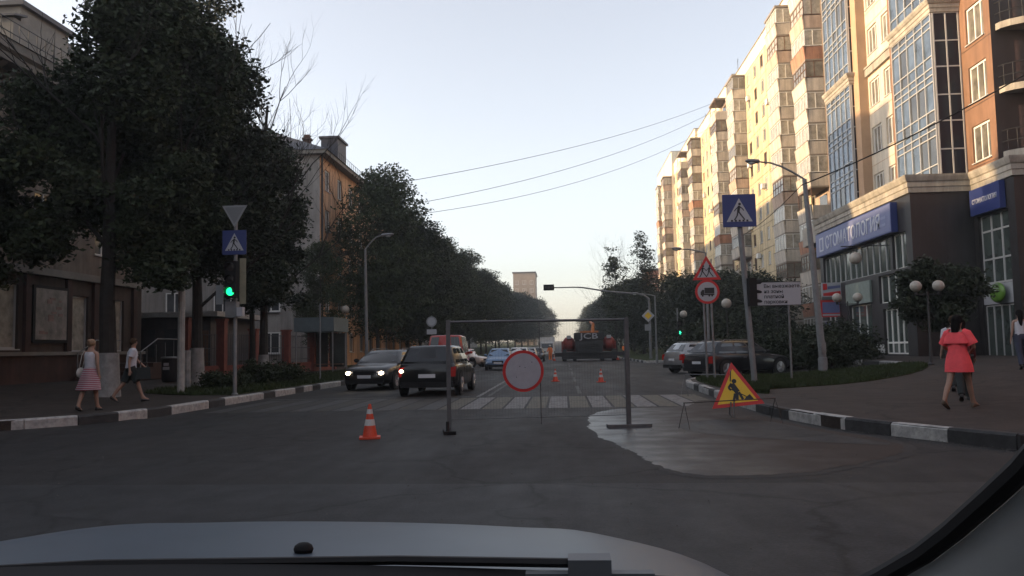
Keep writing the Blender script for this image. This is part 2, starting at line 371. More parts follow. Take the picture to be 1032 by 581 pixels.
# road markings (worn paint sheets 4 mm proud)
def strip(name, x0, x1, y0, y1, m, dz=.004, ny=1, skew=0):
    g = G(); 
    for j in range(ny):
        a = y0 + (y1 - y0) * j / ny; b = y0 + (y1 - y0) * (j + 1) / ny
        g.quad([(x0, a, gz(x0, a) + dz), (x1, a, gz(x1, a) + dz), (x1 + skew, b, gz(x1, b) + dz), (x0 + skew, b, gz(x0, b) + dz)])
    return g
def worn(name, c, c0):
    m = mat(name, c, .7, spec=.3); t = m.node_tree; L = t.links.new; b = t.nodes['Principled BSDF']
    g = t.nodes.new('ShaderNodeNewGeometry'); n = t.nodes.new('ShaderNodeTexNoise'); n.inputs['Scale'].default_value = 5; n.inputs['Detail'].default_value = 8; n.inputs['Roughness'].default_value = .75
    L(g.outputs['Position'], n.inputs['Vector']); mr = t.nodes.new('ShaderNodeMapRange'); mr.inputs[1].default_value = .4; mr.inputs[2].default_value = .62; L(n.outputs[0], mr.inputs[0])
    mx = t.nodes.new('ShaderNodeMix'); mx.data_type = 'RGBA'; mx.inputs[6].default_value = (*c0, 1); mx.inputs[7].default_value = (*c, 1); L(mr.outputs[0], mx.inputs[0]); L(mx.outputs[2], b.inputs['Base Color'])
    return m
M['wl'] = worn('worn_white_paint', (.2, .195, .19), (.07, .066, .064)); M['yl'] = worn('worn_yellow_paint', (.115, .10, .068), (.05, .045, .036))
M['wl2'] = worn('worn_white_paint_faint', (.075, .072, .07), (.03, .03, .03)); M['yl2'] = worn('worn_yellow_paint_faint', (.05, .045, .036), (.026, .025, .023))
zr = thing('zebra_crossing', None, None); tag(zr, kind='structure')
x = -8.7; i = 0
while x < 3.7:
    mm = ('wl' if x > -2.6 else 'wl2') if i % 2 == 0 else ('yl' if x > -3.2 else 'yl2')
    put('stripe', strip('s', x, x + .46, 19.5, 24.1, mm, ny=2).mesh('stripe', mm), (0, 0, 0), 0, zr)
    x += .52; i += 1
lm = thing('lane_markings', None, None); tag(lm, kind='structure')
put('centre_line', strip('c', -2.62, -2.5, 24.6, 110, 0, ny=30).mesh('centre_line', 'wl'), (0, 0, 0), 0, lm)
put('centre_line', strip('c', -2.32, -2.2, 24.6, 110, 0, ny=30).mesh('centre_line', 'wl2'), (0, 0, 0), 0, lm)
put('stop_line', strip('c', -8.9, -2.8, 24.5, 24.8, 0, ny=1).mesh('stop_line', 'wl2'), (0, 0, 0), 0, lm)
for k in range(8):
    put('lane_dash', strip('c', .42, .54, 25.5 + 9 * k, 30.5 + 9 * k, 0, ny=2).mesh('lane_dash', 'wl2'), (0, 0, 0), 0, lm)
    if k < 7: put('lane_dash', strip('c', -5.9, -5.78, 36 + 9 * k, 40 + 9 * k, 0, ny=2).mesh('lane_dash', 'wl2'), (0, 0, 0), 0, lm)

# wet sheet of water spreading over the asphalt from the right kerb
wp = [(.44, 16.1), (.55, 17.4), (.85, 18.5), (1.6, 19.2), (2.75, 19.15), (3.1, 20.2), (3.3, 21.2), (3.75, 21.6), (3.85, 19.2), (3.9, 16.9), (3.95, 15.2), (4.1, 13.9), (4.5, 12.8), (4.6, 11.7), (4.2, 10.6), (3.2, 9.7), (2.4, 9.1), (1.4, 9.05), (1.15, 9.6), (1.0, 10.2), (.95, 10.9), (.8, 11.6), (.72, 12.3), (.5, 13.0), (.55, 13.8), (.35, 14.6), (.5, 15.3)]
def smoothpoly(p, n=3):
    for _ in range(n):
        q = []
        for a, b in zip(p, p[1:] + p[:1]): q += [(a[0] * .75 + b[0] * .25, a[1] * .75 + b[1] * .25), (a[0] * .25 + b[0] * .75, a[1] * .25 + b[1] * .75)]
        p = q
    return p
rj = random.Random(3)
wq = [(a + rj.uniform(-.03, .03), b + rj.uniform(-.06, .06)) for a, b in smoothpoly(wp)]
cxw, cyw = 2.1, 14.2
M['damp'] = mat('damp_asphalt', (.017, .0162, .0165), .74, spec=.3, var=.3, vscale=2, bump=.3, bscale=25)
g = G(); g.add([(cxw + (a - cxw) * 1.05 + rj.uniform(-.03, .03), cyw + (b - cyw) * 1.035 + rj.uniform(-.04, .04), .0030) for a, b in wq if True], [tuple(range(len(wq)))])
tag(put('damp_margin', g.mesh('damp_margin', 'damp')), kind='structure')
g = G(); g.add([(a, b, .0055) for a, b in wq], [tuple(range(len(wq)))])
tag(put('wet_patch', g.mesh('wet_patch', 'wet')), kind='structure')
# fresh dark asphalt repairs
M['fresh'] = asphalt('fresh_asphalt', (.02, .02, .022), (.03, .03, .031), .55, .8)
g = G(); q = smoothpoly([(1.9, 14.2), (2.1, 15.2), (3.0, 16.0), (3.7, 15.5), (3.9, 14.2), (4.1, 12.9), (4.6, 11.4), (3.7, 11.9), (2.9, 12.6), (2.2, 13.3)])
g.add([(a, b, .009) for a, b in q], [tuple(range(len(q)))]); tag(put('asphalt_repair', g.mesh('asphalt_repair', 'fresh')), kind='structure')
g = G(); g.quad([(-9.2, 2.2, .0042), (14, 2.2, .0042), (9.4, 8.3, .0042), (-9.2, 9.0, .0042)]); tag(put('asphalt_repair', g.mesh('asphalt_repair', 'fresh')), kind='structure')
# ------------------------------------------------------------------ buildings
M['panel'] = mat('panel_cream', (.60, .48, .29), .9, var=.14, vscale=.7, c2=(.66, .54, .35), bump=.2, bscale=8)
M['panel_joint'] = mat('panel_joint', (.2, .17, .13), .9)
M['parapet'] = mat('parapet_cream', (.68, .62, .50), .9, var=.1, vscale=.6)
M['balc'] = mat('balcony_panel', (.55, .50, .44), .9, var=.18, vscale=1.4, c2=(.60, .54, .46))
M['balc2'] = mat('balcony_panel_pink', (.46, .35, .28), .9, var=.15, vscale=1.4)
M['balc3'] = mat('balcony_panel_rust', (.38, .19, .12), .8, var=.2, vscale=1.4)
M['slab'] = mat('slab_grey', (.22, .19, .16), .9)
M['glass_flat'] = mat('window_glass', (.05, .055, .06), .08, spec=.8, var=.5, vscale=.5)
M['glass_curtain'] = mat('curtained_glass', (.32, .30, .26), .25, spec=.7, var=.4, vscale=2.5)
M['glass_night'] = mat('deep_blue_glass', (.014, .018, .03), .1, spec=.25)
M['glass_mid'] = mat('net_curtained_glass', (.15, .14, .12), .12, spec=.8, var=.6, vscale=1.5)
M['cream_stone'] = mat('cream_stone', (.56, .50, .41), .85, var=.12, vscale=.8, bump=.15)
M['cornice'] = mat('cornice_stone', (.36, .33, .285), .85, var=.15, vscale=1.2)
M['brown_clad'] = mat('terracotta_cladding', (.21, .115, .072), .8, var=.15, vscale=.9)
M['tan_clad'] = mat('tan_cladding', (.42, .28, .18), .85, var=.12, vscale=.9)
M['dark_stone'] = mat('dark_granite', (.024, .022, .023), .45, var=.3, vscale=1.5)
M['yellow_wall'] = mat('yellow_render', (.62, .40, .12), .9, var=.12, vscale=.7)
M['pinkwall'] = mat('old_render', (.20, .16, .13), .95, var=.3, vscale=.8, bump=.3)
M['shopwall'] = mat('brown_render', (.07, .05, .04), .95, var=.3, vscale=.8, bump=.3)
M['plinth'] = mat('plinth_red_brown', (.055, .028, .022), .9, var=.35, vscale=1.2, bump=.3)
M['pale_old'] = mat('pale_moulding', (.20, .185, .165), .9, var=.2, vscale=1.5)
M['orange_wall'] = mat('peach_render', (.60, .35, .20), .95, var=.15, vscale=.7, bump=.2)
M['grey_wall'] = mat('grey_gable_render', (.30, .28, .26), .95, var=.18, vscale=.6, bump=.3)
M['roof'] = mat('roof_metal_dark', (.06, .06, .07), .6, var=.2, vscale=1.5)
M['brick'] = mat('brick_red', (.22, .09, .06), .9, var=.3, vscale=4)
M['railred'] = mat('fence_red', (.15, .04, .028), .8, var=.25, vscale=3)
M['poster'] = mat('poster_print', (.25, .25, .24), .6, var=.55, vscale=2.2, c2=(.34, .30, .28))

def streak(k, lo=.62, sc=1.3):
    m = M[k]; t = m.node_tree; b = t.nodes['Principled BSDF']; src = b.inputs['Base Color'].links[0].from_socket
    g = t.nodes.new('ShaderNodeNewGeometry'); mp = t.nodes.new('ShaderNodeMapping'); mp.inputs['Scale'].default_value = (sc, sc, .09)
    n = t.nodes.new('ShaderNodeTexNoise'); n.inputs['Scale'].default_value = 1.6; n.inputs['Detail'].default_value = 7; n.inputs['Roughness'].default_value = .7
    t.links.new(g.outputs['Position'], mp.inputs['Vector']); t.links.new(mp.outputs[0], n.inputs['Vector'])
    r = t.nodes.new('ShaderNodeMapRange'); r.inputs[1].default_value = .33; r.inputs[2].default_value = .62; r.inputs[3].default_value = lo; r.inputs[4].default_value = 1.08; t.links.new(n.outputs[0], r.inputs[0])
    v = t.nodes.new('ShaderNodeVectorMath'); v.operation = 'SCALE'; t.links.new(src, v.inputs[0]); t.links.new(r.outputs[0], v.inputs['Scale']); t.links.new(v.outputs[0], b.inputs['Base Color'])
for k_ in ('panel', 'balc', 'balc2', 'balc3', 'cream_stone', 'grey_wall', 'dark_stone', 'pinkwall', 'shopwall', 'orange_wall', 'cornice', 'brown_clad', 'parapet', 'plinth'): streak(k_, .72 if k_ in ('brown_clad', 'cream_stone', 'parapet') else .6)
def wall_mesh(name, U, V0, V1, ops, m, depth=.25, mats=None):
    g = G(); us = sorted({0, U} | {round(o[0], 3) for o in ops} | {round(o[1], 3) for o in ops}); vs = sorted({V0, V1} | {round(o[2], 3) for o in ops} | {round(o[3], 3) for o in ops})
    for a, b in zip(us, us[1:]):
        run = None
        for c, d in zip(vs, vs[1:]):
            um, vm = (a + b) / 2, (c + d) / 2
            if any(o[0] < um < o[1] and o[2] < vm < o[3] for o in ops): continue
            g.quad([(a, 0, c), (b, 0, c), (b, 0, d), (a, 0, d)])
    for a, b, c, d in [(round(o[0], 3), round(o[1], 3), round(o[2], 3), round(o[3], 3)) for o in ops]:
        g.quad([(a, 0, c), (a, 0, d), (a, depth, d), (a, depth, c)]); g.quad([(b, 0, d), (b, 0, c), (b, depth, c), (b, depth, d)])
        g.quad([(a, 0, c), (a, depth, c), (b, depth, c), (b, 0, c)]); g.quad([(a, 0, d), (b, 0, d), (b, depth, d), (a, depth, d)])
    return g.mesh(name, m)
_wc = {}
def window(parent, loc, rz, w, h, splits=(.5,), transom=None, fm='white_frame', gm='glass_flat', fw=.06, sill=True, name='window'):
    """loc: bottom centre of the frame's front face in the wall; local -y faces out"""
    key = (w, h, tuple(splits), transom, fm, gm, fw, sill)
    if key not in _wc:
        g = G(); d = .07
        g.box((-w / 2, 0, 0), (-w / 2 + fw, d, h)); g.box((w / 2 - fw, 0, 0), (w / 2, d, h))
        g.box((-w / 2 + fw, 0, 0), (w / 2 - fw, d, fw)); g.box((-w / 2 + fw, 0, h - fw), (w / 2 - fw, d, h))
        xs = [-w / 2 + fw] + [-w / 2 + s * w for s in splits] + [w / 2 - fw]
        for s in splits: g.box((-w / 2 + s * w - fw * .45, .004, fw), (-w / 2 + s * w + fw * .45, d, h - fw))
        if transom: g.box((-w / 2 + fw, .008, transom * h - fw * .4), (w / 2 - fw, d, transom * h + fw * .4))
        if sill: g.box((-w / 2 - .06, -.16, -.05), (w / 2 + .06, .0, -.003), 1)
        fme = g.mesh(name, [fm, 'grey_frame'])
        ps = []
        for a, b in zip(xs, xs[1:]):
            q = G(); q.quad([(a, d * .6, fw * .5), (b, d * .6, fw * .5), (b, d * .6, h - fw * .5), (a, d * .6, h - fw * .5)]); ps.append(q.mesh('pane', gm))
        _wc[key] = (fme, ps)
    fme, ps = _wc[key]
    o = put(name, fme, loc, rz, parent)
    for p in ps: put('pane', p, (0, 0, 0), 0, o, local=True)
    return o

# ---- long twelve-storey panel block on the right
blk = thing('apartment_block', 'long twelve storey cream panel apartment block with stacked glazed balconies along the right side', 'apartment building', (24, 110, 0))
FH = 2.75; Z0 = .95
secs = [(66, 104.2, 22.8, 35.6), (104.2, 132, 22.4, 35.7), (132, 157, 22.0, 36.2), (157, 180, 21.6, 38.5)]
pan_w, pan_b = None, None
PW = 3.16
panw = wall_mesh('wall_panel', PW, 0, FH - .06, [(PW / 2 - .6, PW / 2 + .6, .85, 2.3)], 'panel', .16)
for i, (ya, yb, X, zt) in enumerate(secs):
    g = G(); g.box((X + .18, ya, .2), (X + 12, yb - .01, zt - 1.9)); put('wall', g.mesh('wall', 'panel_joint'), (0, 0, 0), 0, blk).location = -blk.location
    g = G(); g.box((X - .03, ya, Z0 + 12 * FH), (X + 12.05, yb - .006, zt)); g.box((X - .12, ya, zt), (X + 12.1, yb + .05, zt + .12), 1)
    for yy in fr(ya, yb, 6)[1:-1]: g.box((X - .034, yy - .03, Z0 + 12 * FH + .01), (X - .01, yy + .03, zt - .01), 1)
    o = put('parapet', g.mesh('parapet', ['parapet', 'slab'])); o.parent = blk; o.location = -blk.location
    g = G(); g.box((X - .02, ya - .2, .1), (X + 12, ya - .001, zt - .02)); o = put('end_wall', g.mesh('end_wall', 'parapet')); o.parent = blk; o.location = -blk.location
    g = G(); g.box((X - .02, yb - .005, .1), (X + 11.9, yb + .002, zt - .02))
    o = put('end_wall', g.mesh('end_wall', 'parapet')); o.parent = blk; o.location = -blk.location
stacks = [(70.4, 0), (79, 0), (99.4, 0), (108.6, 1), (129.2, 1), (138.2, 2), (158.4, 3), (167.4, 3)]
SW = 3.9
def balcony_meshes():
    out = []
    for kind in range(6):
        bm = ['balc', 'balc', 'balc2', 'balc', 'balc3', 'balc'][kind]
        g = G(); w = SW / 2; d = 1.5
        g.box((-w, -d, -.14), (w, 0, 0), 1)
        g.hexa([(-w, -d - .0, .003), (w, -d, .003), (w, -d + .09, .003), (-w, -d + .09, .003), (-w - .03, -d - .13, 1.12), (w + .03, -d - .13, 1.12), (w + .03, -d + .0, 1.12), (-w - .03, -d, 1.12)])
        g.box((-w, -d + .092, .003), (-w + .08, -.002, 1.1)); g.box((w - .08, -d + .092, .003), (w, -.002, 1.1))
        g.box((-w - .05, -d - .16, 1.123), (w + .05, -d + .02, 1.17), 1)
        rail = g.mesh('balcony', [bm, 'slab'])
        fm = ['white_frame', 'brown_frame', 'brown_frame', 'grey_frame', 'white_frame', 'brown_frame'][kind]
        n = [4, 5, 4, 6, 4, 3][kind]
        g = G(); t = FH - .14; q = G()
        if kind != 5:
            for k in range(n + 1):
                x = -w + .03 + (2 * w - .12) * k / n; g.box((x, -d + .01, 1.175), (x + .06, -d + .07, t))
            for zz in (1.175, t - .07) + ((1.9,) if kind in (1, 2) else ()): g.box((-w + .03, -d, zz), (w - .03, -d + .065, zz + .06))
            for sx in (-w + .02, w - .08):
                for zz in (1.175, t - .07): g.box((sx, -d + .07, zz), (sx + .06, -.01, zz + .06))
                g.box((sx, -.8, 1.236), (sx + .06, -.74, t - .07))
            q.quad([(-w + .05, -d + .045, 1.18), (w - .05, -d + .045, 1.18), (w - .05, -d + .045, t), (-w + .05, -d + .045, t)])
            for sx in (-w + .05, w - .05): q.quad([(sx, -d + .05, 1.18), (sx, -.01, 1.18), (sx, -.01, t), (sx, -d + .05, t)])
        else:
            for sx in (-w + .03, w - .1): g.box((sx, -d, 1.175), (sx + .07, -d + .07, t))
            g.box((-w + .1, -d + .005, t - .06), (w - .1, -d + .06, t - .001))
            q.quad([(-w + 1.3, -.01, .9), (w - .6, -.01, .9), (w - .6, -.01, 2.2), (-w + 1.3, -.01, 2.2)])
        out.append((rail, g.mesh('balcony_glazing', fm), q.mesh('balcony_pane', ['glass_curtain', 'glass_mid', 'glass_curtain', 'glass_mid', 'glass_curtain', 'glass_flat'][kind])))
    return out
BM = balcony_meshes(); rb = random.Random(11)
def opart(name, me, world, rz, par):
    return put(name, me, world, rz, par)
for (y0, si) in stacks:
    X = secs[si][2] if si < 3 else secs[3][2]
    g = G(); g.box((X + .02, y0 - .05, .2), (X + .17, y0 + SW + .05, Z0 + 12 * FH + .3)); opart('stack_wall', g.mesh('stack_wall', 'balc2'), (0, 0, 0), 0, blk)
    g = G(); g.box((X - 1.6, y0 - .1, Z0 + 12 * FH - .10), (X - .035, y0 + SW + .1, Z0 + 12 * FH + .12)); opart('stack_roof', g.mesh('stack_roof', 'slab'), (0, 0, 0), 0, blk)
    g = G(); g.box((X - 1.5, y0, .2), (X + .018, y0 + SW, Z0 - .145)); opart('stack_base', g.mesh('stack_base', 'balc2'), (0, 0, 0), 0, blk)
    for f in range(12):
        k = rb.choice([0, 0, 0, 1, 2, 2, 3, 0, 1, 2, 0, 3, 0, 4, 5]); r_, f_, p_ = BM[k]
        b = opart('balcony', r_, (X, y0 + SW / 2, Z0 + f * FH), -90, blk)
        put('balcony_glazing', f_, (0, 0, 0), 0, b, local=True); put('balcony_pane', p_, (0, 0, 0), 0, b, local=True)
zones = [(74.4, 79, 0, 1), (83, 99.3, 0, 5), (103.4, 108.5, 1, 1), (112.6, 129.1, 1, 5), (133.2, 138.1, 2, 1), (142.2, 158.3, 2, 5), (162.4, 167.3, 3, 1), (171.4, 180, 3, 2)]
n = 0
gblank = G()
for (ya, yb, si, c) in zones:
    X = secs[si][2]; gap = (yb - ya) / c
    for ci in range(c):
        yc = ya + gap * (ci + .5)
        for f in range(12):
            z = Z0 + f * FH + .03
            if n < 295:
                p = opart('wall_panel', panw, (X, yc + PW / 2, z), -90, blk); p.scale = ((gap - .05) / PW, 1, 1) if c > 1 else (1, 1, 1)
                window(blk, (X + .06, yc, z + .86), -90, 1.18, 1.42, (.5,), None, rb.choice(['white_frame', 'brown_frame']), rb.choice(['glass_flat', 'glass_flat', 'glass_curtain']), .07, True)
                n += 1
for (y, z, si) in [(97.5, 22.3, 0), (98.2, 15, 0), (126, 24, 1), (86.3, 13.2, 0), (94.8, 11.2, 0), (88, 27.1, 0), (91.5, 18.6, 0), (96.9, 30.2, 0), (115.2, 12.4, 1), (121, 20.8, 1), (118, 29, 1), (147, 15.2, 2), (151, 26.4, 2), (77.2, 10.1, 0), (77.2, 18.4, 0)]:
    X = secs[si][2]; g = G(); g.box((X - .4, y, z), (X - .05, y + .8, z + .55)); opart('air_conditioner', g.mesh('air_conditioner', 'white_frame'), (0, 0, 0), 0, blk)
for (x, y, z) in [(23.5, 106, 35.8), (24, 133, 36.3), (25, 90, 35.7)]:
    g = G(); g.tube([(x, y, z), (x, y, z + 2.6)], .03, 5); g.tube([(x, y - .6, z + 2.3), (x, y + .6, z + 2.3)], .02, 4); opart('aerial', g.mesh('aerial', 'darkmetal'), (0, 0, 0), 0, blk)
g = G(); g.box((22.6, 66.2, .1), (34.5, 66.5, 33)); opart('gable_wall', g.mesh('gable_wall', 'yellow_wall'), (0, 0, 0), 0, blk)

# ---- corner building with shops
b1 = thing('corner_building', 'modern corner building with dark granite shop floors and blue glazed bays under cream cornices', 'building', (24, 48, 0))
def bp(name, g, m, par=None): return put(name, g.mesh(name, m), (0, 0, 0), 0, par or b1)
GZ = .55; C0, C1 = 8.45, 9.3
# back volumes that close the building
g = G(); g.box((19.85, 36.7, GZ), (40, 57.9, 8.9)); bp('lower_core', g, 'dark_stone'); g = G(); g.box((19.85, 37.75, 8.95), (40, 57.9, 27)); bp('core', g, 'dark_stone'); g = G(); g.box((20.2, 36.45, GZ), (40, 36.69, 8.0)); bp('side_core', g, 'dark_stone')
# lower dark street face x=16.7, y 40..54 with openings (u measured from the far end toward the camera)
X0 = 16.7; U = 14.0
ops = [(.6, 9.3, 5.0, 6.75), (9.5, 11.4, 5.0, 6.75), (9.5, 11.4, 3.5, 4.92), (11.6, 13.3, 5.0, 6.75), (11.6, 13.3, 3.5, 4.92), (1.0, 2.6, 1.3, 3.6), (5.0, 8.6, 1.15, 4.1), (10.0, 12.9, .78, 3.2)]
ops = [(.6, 11.3, 5.0, 6.75), (11.6, 13.3, 5.0, 6.75), (9.6, 13.3, 3.4, 4.85), (1.0, 2.8, 1.3, 3.6), (5.0, 8.4, 1.15, 3.5), (10.0, 12.9, .78, 3.1)]
put('shop_wall', wall_mesh('shop_wall', U, GZ - .1, C0, ops, 'dark_stone', .3), (X0, 54, 0), -90, b1)
def curtain(par, name, loc, rz, W, z0, rows, ncol, fm, gm, fw=.05, depth=.06, seed=0, tilt=.012, gm2=None):
    """a framed glass wall: frame part with every pane a sub-part"""
    g = G(); cw = W / ncol; zt = z0 + sum(rows)
    for k in range(ncol + 1): g.box((k * cw - fw / 2, -depth, z0), (k * cw + fw / 2, .0, zt))
    z = z0
    for r in [0] + list(rows):
        z += r
        for k in range(ncol): g.box((k * cw + fw / 2, -depth + .008, z - fw / 2), ((k + 1) * cw - fw / 2, 0, z + fw / 2))
    fo = put(name, g.mesh(name, fm), loc, rz, par); rr = random.Random(seed); z = z0
    for ri, r in enumerate(rows):
        for k in range(ncol):
            q = G(); q.quad([(k * cw + fw / 2, -.012, z + fw / 2), ((k + 1) * cw - fw / 2, -.012, z + fw / 2), ((k + 1) * cw - fw / 2, -.012, z + r - fw / 2), (k * cw + fw / 2, -.012, z + r - fw / 2)])
            cx, cz = (k + .5) * cw, z + r / 2
            q.v = [(a - cx, b, c - cz) for a, b, c in q.v]
            m = gm if not gm2 or rr.random() > .16 else gm2
            put('pane', q.mesh('pane', m), (cx, 0, cz), 0, fo, rot=(rr.uniform(-tilt, tilt) * .7, 0, rr.uniform(-tilt, tilt) * .7), local=True)
        z += r
    return fo
curtain(b1, 'window_band', (X0 + .2, 53.4, 0), -90, 10.7, 5.02, [1.7], 12, 'grey_frame', 'glass_shop', .07, seed=1, tilt=.02)
curtain(b1, 'window_band', (X0 + .2, 42.4, 0), -90, 1.7, 5.02, [1.7], 2, 'white_frame', 'glass_shop', .07, seed=2)
curtain(b1, 'window_band', (X0 + .2, 44.4, 0), -90, 3.7, 3.42, [1.41], 4, 'white_frame', 'glass_shop', .07, seed=3)
curtain(b1, 'shop_window', (X0 + .2, 53.0, 0), -90, 1.8, 1.32, [2.25], 2, 'white_frame', 'glass_shop', .07, seed=4)
curtain(b1, 'shop_window', (X0 + .2, 49.0, 0), -90, 3.4, 1.17, [2.3], 3, 'white_frame', 'glass_shop', .07, seed=5)
g = G(); g.box((X0 - .12, 45.4, 3.55), (X0 - .005, 49.2, 4.75)); bp('fascia_panel', g, mat('fascia_green_grey', (.18, .22, .2), .6, var=.15))
dr = curtain(b1, 'shop_door', (X0 + .2, 44.0, 0), -90, 2.8, .8, [.55, 1.7], 4, 'white_frame', 'glass_shop', .09, seed=6)
g = G()
for k in range(4): g.box((X0 + .12, 41.3 + .7 * k, .82), (X0 + .18, 41.3 + .7 * k + .55, 1.28))
bp('door_panel', g, 'white_frame', dr)
# terrace roof of the lower volume and its corner faces
put('shop_wall', wall_mesh('shop_wall', 2.9, GZ - .1, C0, [], 'dark_stone'), (X0, 40, 0), 0, b1)
put('shop_wall', wall_mesh('shop_wall', 3.6, GZ - .1, C0, [(.35, 3.0, GZ, 7.15)], 'dark_stone', .3), (19.6, 40, 0), -90, b1)
put('shop_wall', wall_mesh('shop_wall', 12, GZ - .1, C0, [], 'dark_stone'), (19.6, 36.4, 0), 0, b1)
tw = curtain(b1, 'tall_window', (19.8, 39.65, 0), -90, 2.65, 4.0, [1.1, 1.3, .75], 3, 'grey_frame', 'glass_shop', .08, seed=8)
curtain(b1, 'tall_window', (19.8, 39.65, 0), -90, 2.65, GZ + .05, [2.35], 4, 'grey_frame', 'glass_shop', .06, seed=9)
g = G(); g.box((19.66, 36.98, 3.02), (19.82, 39.66, 3.93)); bp('white_board', g, 'signwhite')
for (a, b) in [((16.7, 54.0), 0)]:
    pass
def cornice(name, pts, z0, z1, m='cornice', out=.25):
    g = G()
    prof = [(.0, z0), (-.10, z0 + .02), (-.12, z0 + (z1 - z0) * .30), (-.16, z0 + (z1 - z0) * .34), (-.16, z0 + (z1 - z0) * .60), (-.22, z0 + (z1 - z0) * .66), (-.30, z1 - .1), (-.32, z1), (.6, z1 + .02)]
    # pts: street outline, each with outward normal sums handled by mitre
    n = len(pts); offs = []
    for i, p in enumerate(pts):
        nn = Vector((0, 0))
        for j in (i - 1, i):
            if 0 <= j < n - 1:
                d = Vector((pts[j + 1][0] - pts[j][0], pts[j + 1][1] - pts[j][1])).normalized(); nn += Vector((-d.y, d.x)) * -1
        offs.append(Vector((round(nn.x), round(nn.y))) if n > 2 and 0 < i < n - 1 else nn)
    rings = [[(p[0] - o.x * a, p[1] - o.y * a, z) for a, z in prof] for p, o in zip(pts, offs)]
    g.loft(rings, 0, True, False); return bp(name, g, m)
# outline runs from the far end toward the camera; outward is -x / -y
out_low = [(16.7, 54.3), (16.7, 40), (19.6, 40), (19.6, 36.4), (31, 36.4)]
cornice('cornice', out_low, C0, C1)
g = G()
for a, b in zip(out_low, out_low[1:]):
    d = Vector((b[0] - a[0], b[1] - a[1])).normalized(); o = Vector((d.y, -d.x))
    for f in (.33, .63):
        z = C0 + (C1 - C0) * f; e = .3
        p, q = Vector(a) + o * .0, Vector(b) + o * .0
g = G(); g.box((16.75, 40.05, 8.0), (30, 57.8, C1 - .05)); g.box((19.65, 36.45, 8.0), (31, 40.04, C1 - .06)); bp('terrace', g, 'cornice')
# upper walls
U0 = C1 - .06; T1 = 17.35; T2 = 18.0; TOP = 26.6
def zfl(k): return 9.55 + 2.85 * k
# cream wall x=18.9, y 45..58
opsc = []
for k in range(6):
    if k == 3: pass
    zz = zfl(k) + (.35 if k >= 3 else 0)
    opsc += [(8.2 - .3, 8.2 + 1.2, zz + .25, zz + 1.85), (10.1, 11.6, zz + .25, zz + 1.85)]
put('cream_wall', wall_mesh('cream_wall', 13.0, U0, TOP, opsc, 'cream_stone', .25), (18.9, 58, 0), -90, b1)
for (a, b, c, d) in opsc:
    window(b1, (19.0, 58 - (a + b) / 2, c + .01), -90, round(b - a - .02, 3), round(d - c - .02, 3), (.36, .7), None, 'white_frame', 'glass_mid', .08)
# stone courses on the cream wall: thin shadow joints
g = G()
for k in range(22):
    z = 9.6 + k * .78
    if any(o[2] - .1 < z < o[3] + .1 for o in opsc): continue
    g.box((18.885, 45.0, z), (18.899, 51.2, z + .025))
bp('cladding_joint', g, 'tan_clad')
# brown wall x=19.6, y 36.4..40.3 with windows and the blind dark return
opsb = []
for k in range(6):
    zz = zfl(k) + (.35 if k >= 3 else 0); opsb.append((.62, 2.25, zz + .15, zz + 1.9))
put('terracotta_wall', wall_mesh('terracotta_wall', 2.8, U0, TOP, opsb, 'brown_clad', .2), (19.6, 40.3, 0), -90, b1)
for (a, b, c, d) in opsb:
    window(b1, (19.68, 40.3 - (a + b) / 2, c + .01), -90, round(b - a - .02, 3), round(d - c - .02, 3), (.42, .78), None, 'white_frame', 'glass_mid', .09)
g = G()
for k in range(18):
    z = 9.5 + k * .95
    if any(o[2] - .1 < z < o[3] + .1 for o in opsb): continue
    g.box((19.587, 37.5, z), (19.599, 40.3, z + .02))
bp('cladding_joint', g, 'dark_stone')
put('side_wall', wall_mesh('side_wall', 11, U0, TOP, [], 'dark_stone'), (19.6, 37.5, 0), 0, b1)
# curved balconies on the dark return
for k in range(6):
    z = 8.95 + 2.9 * k + .55
    if k == 0: z = 9.45
    g = G(); n = 14; cx, cy = 23.3, 37.46; rr = 3.5
    arc = [(cx - rr * math.cos(math.pi * i / n), cy - 1.35 * math.sin(math.pi * i / n)) for i in range(n + 1)]
    g.loft([[(x, y, z) for x, y in arc], [(x, y, z + .3) for x, y in arc]], 0, True, False)
    bo = bp('curved_balcony', g, 'cornice')
    r = G()
    for x, y in arc[::1]: r.tube([(x + .02, y + .05, z + .3), (x + .02, y + .05, z + 1.25)], .015, 5)
    for hh in (.75, 1.25): r.tube([(x + .02, y + .05, z + hh) for x, y in arc], .02, 5)
    bp('balcony_rail', r, 'darkmetal', bo)
    q = G(); q.quad([(20.6, 37.485, z + .35), (22.6, 37.485, z + .35), (22.6, 37.485, z + 2.4), (20.6, 37.485, z + 2.4)]); bp('balcony_door', q, 'glass_flat', bo)
# glazed bays
rowsA = [.55, 1.5, .36, .36] * 3
def bay(x, y0, y1, z0, z1, seed, xb):
    nfl = round((z1 - z0) / 2.75); hh = (z1 - z0) / nfl; rows = [hh * .22, hh * .52, hh * .13, hh * .13] * nfl
    curtain(b1, 'glazed_bay', (x, y1, 0), -90, y1 - y0, z0, rows, 5, 'grey_frame', 'glass_blue', .05, .07, seed, .015, 'glass_flat')
    curtain(b1, 'glazed_bay_side', (x + .05, y0, 0), 0, xb - x - .06, z0, [hh * .48, hh * .52] * nfl, 2, 'grey_frame', 'glass_night', .06, .06, seed + 5)
    g = G(); g.box((x + .03, y0 + .02, z0), (xb - .003, y1 - .003, z1)); bp('bay_core', g, 'dark_stone')
bay(18.3, 40.3, 45.0, C1 + .03, T1, 20, 19.55); bay(18.3, 40.3, 45.0, T2 + .1, TOP, 30, 19.55)
bay(18.15, 51.2, 55.6, C1 + .03, T1, 40, 18.88); bay(18.15, 51.2, 55.6, T2 + .1, TOP, 50, 18.88)
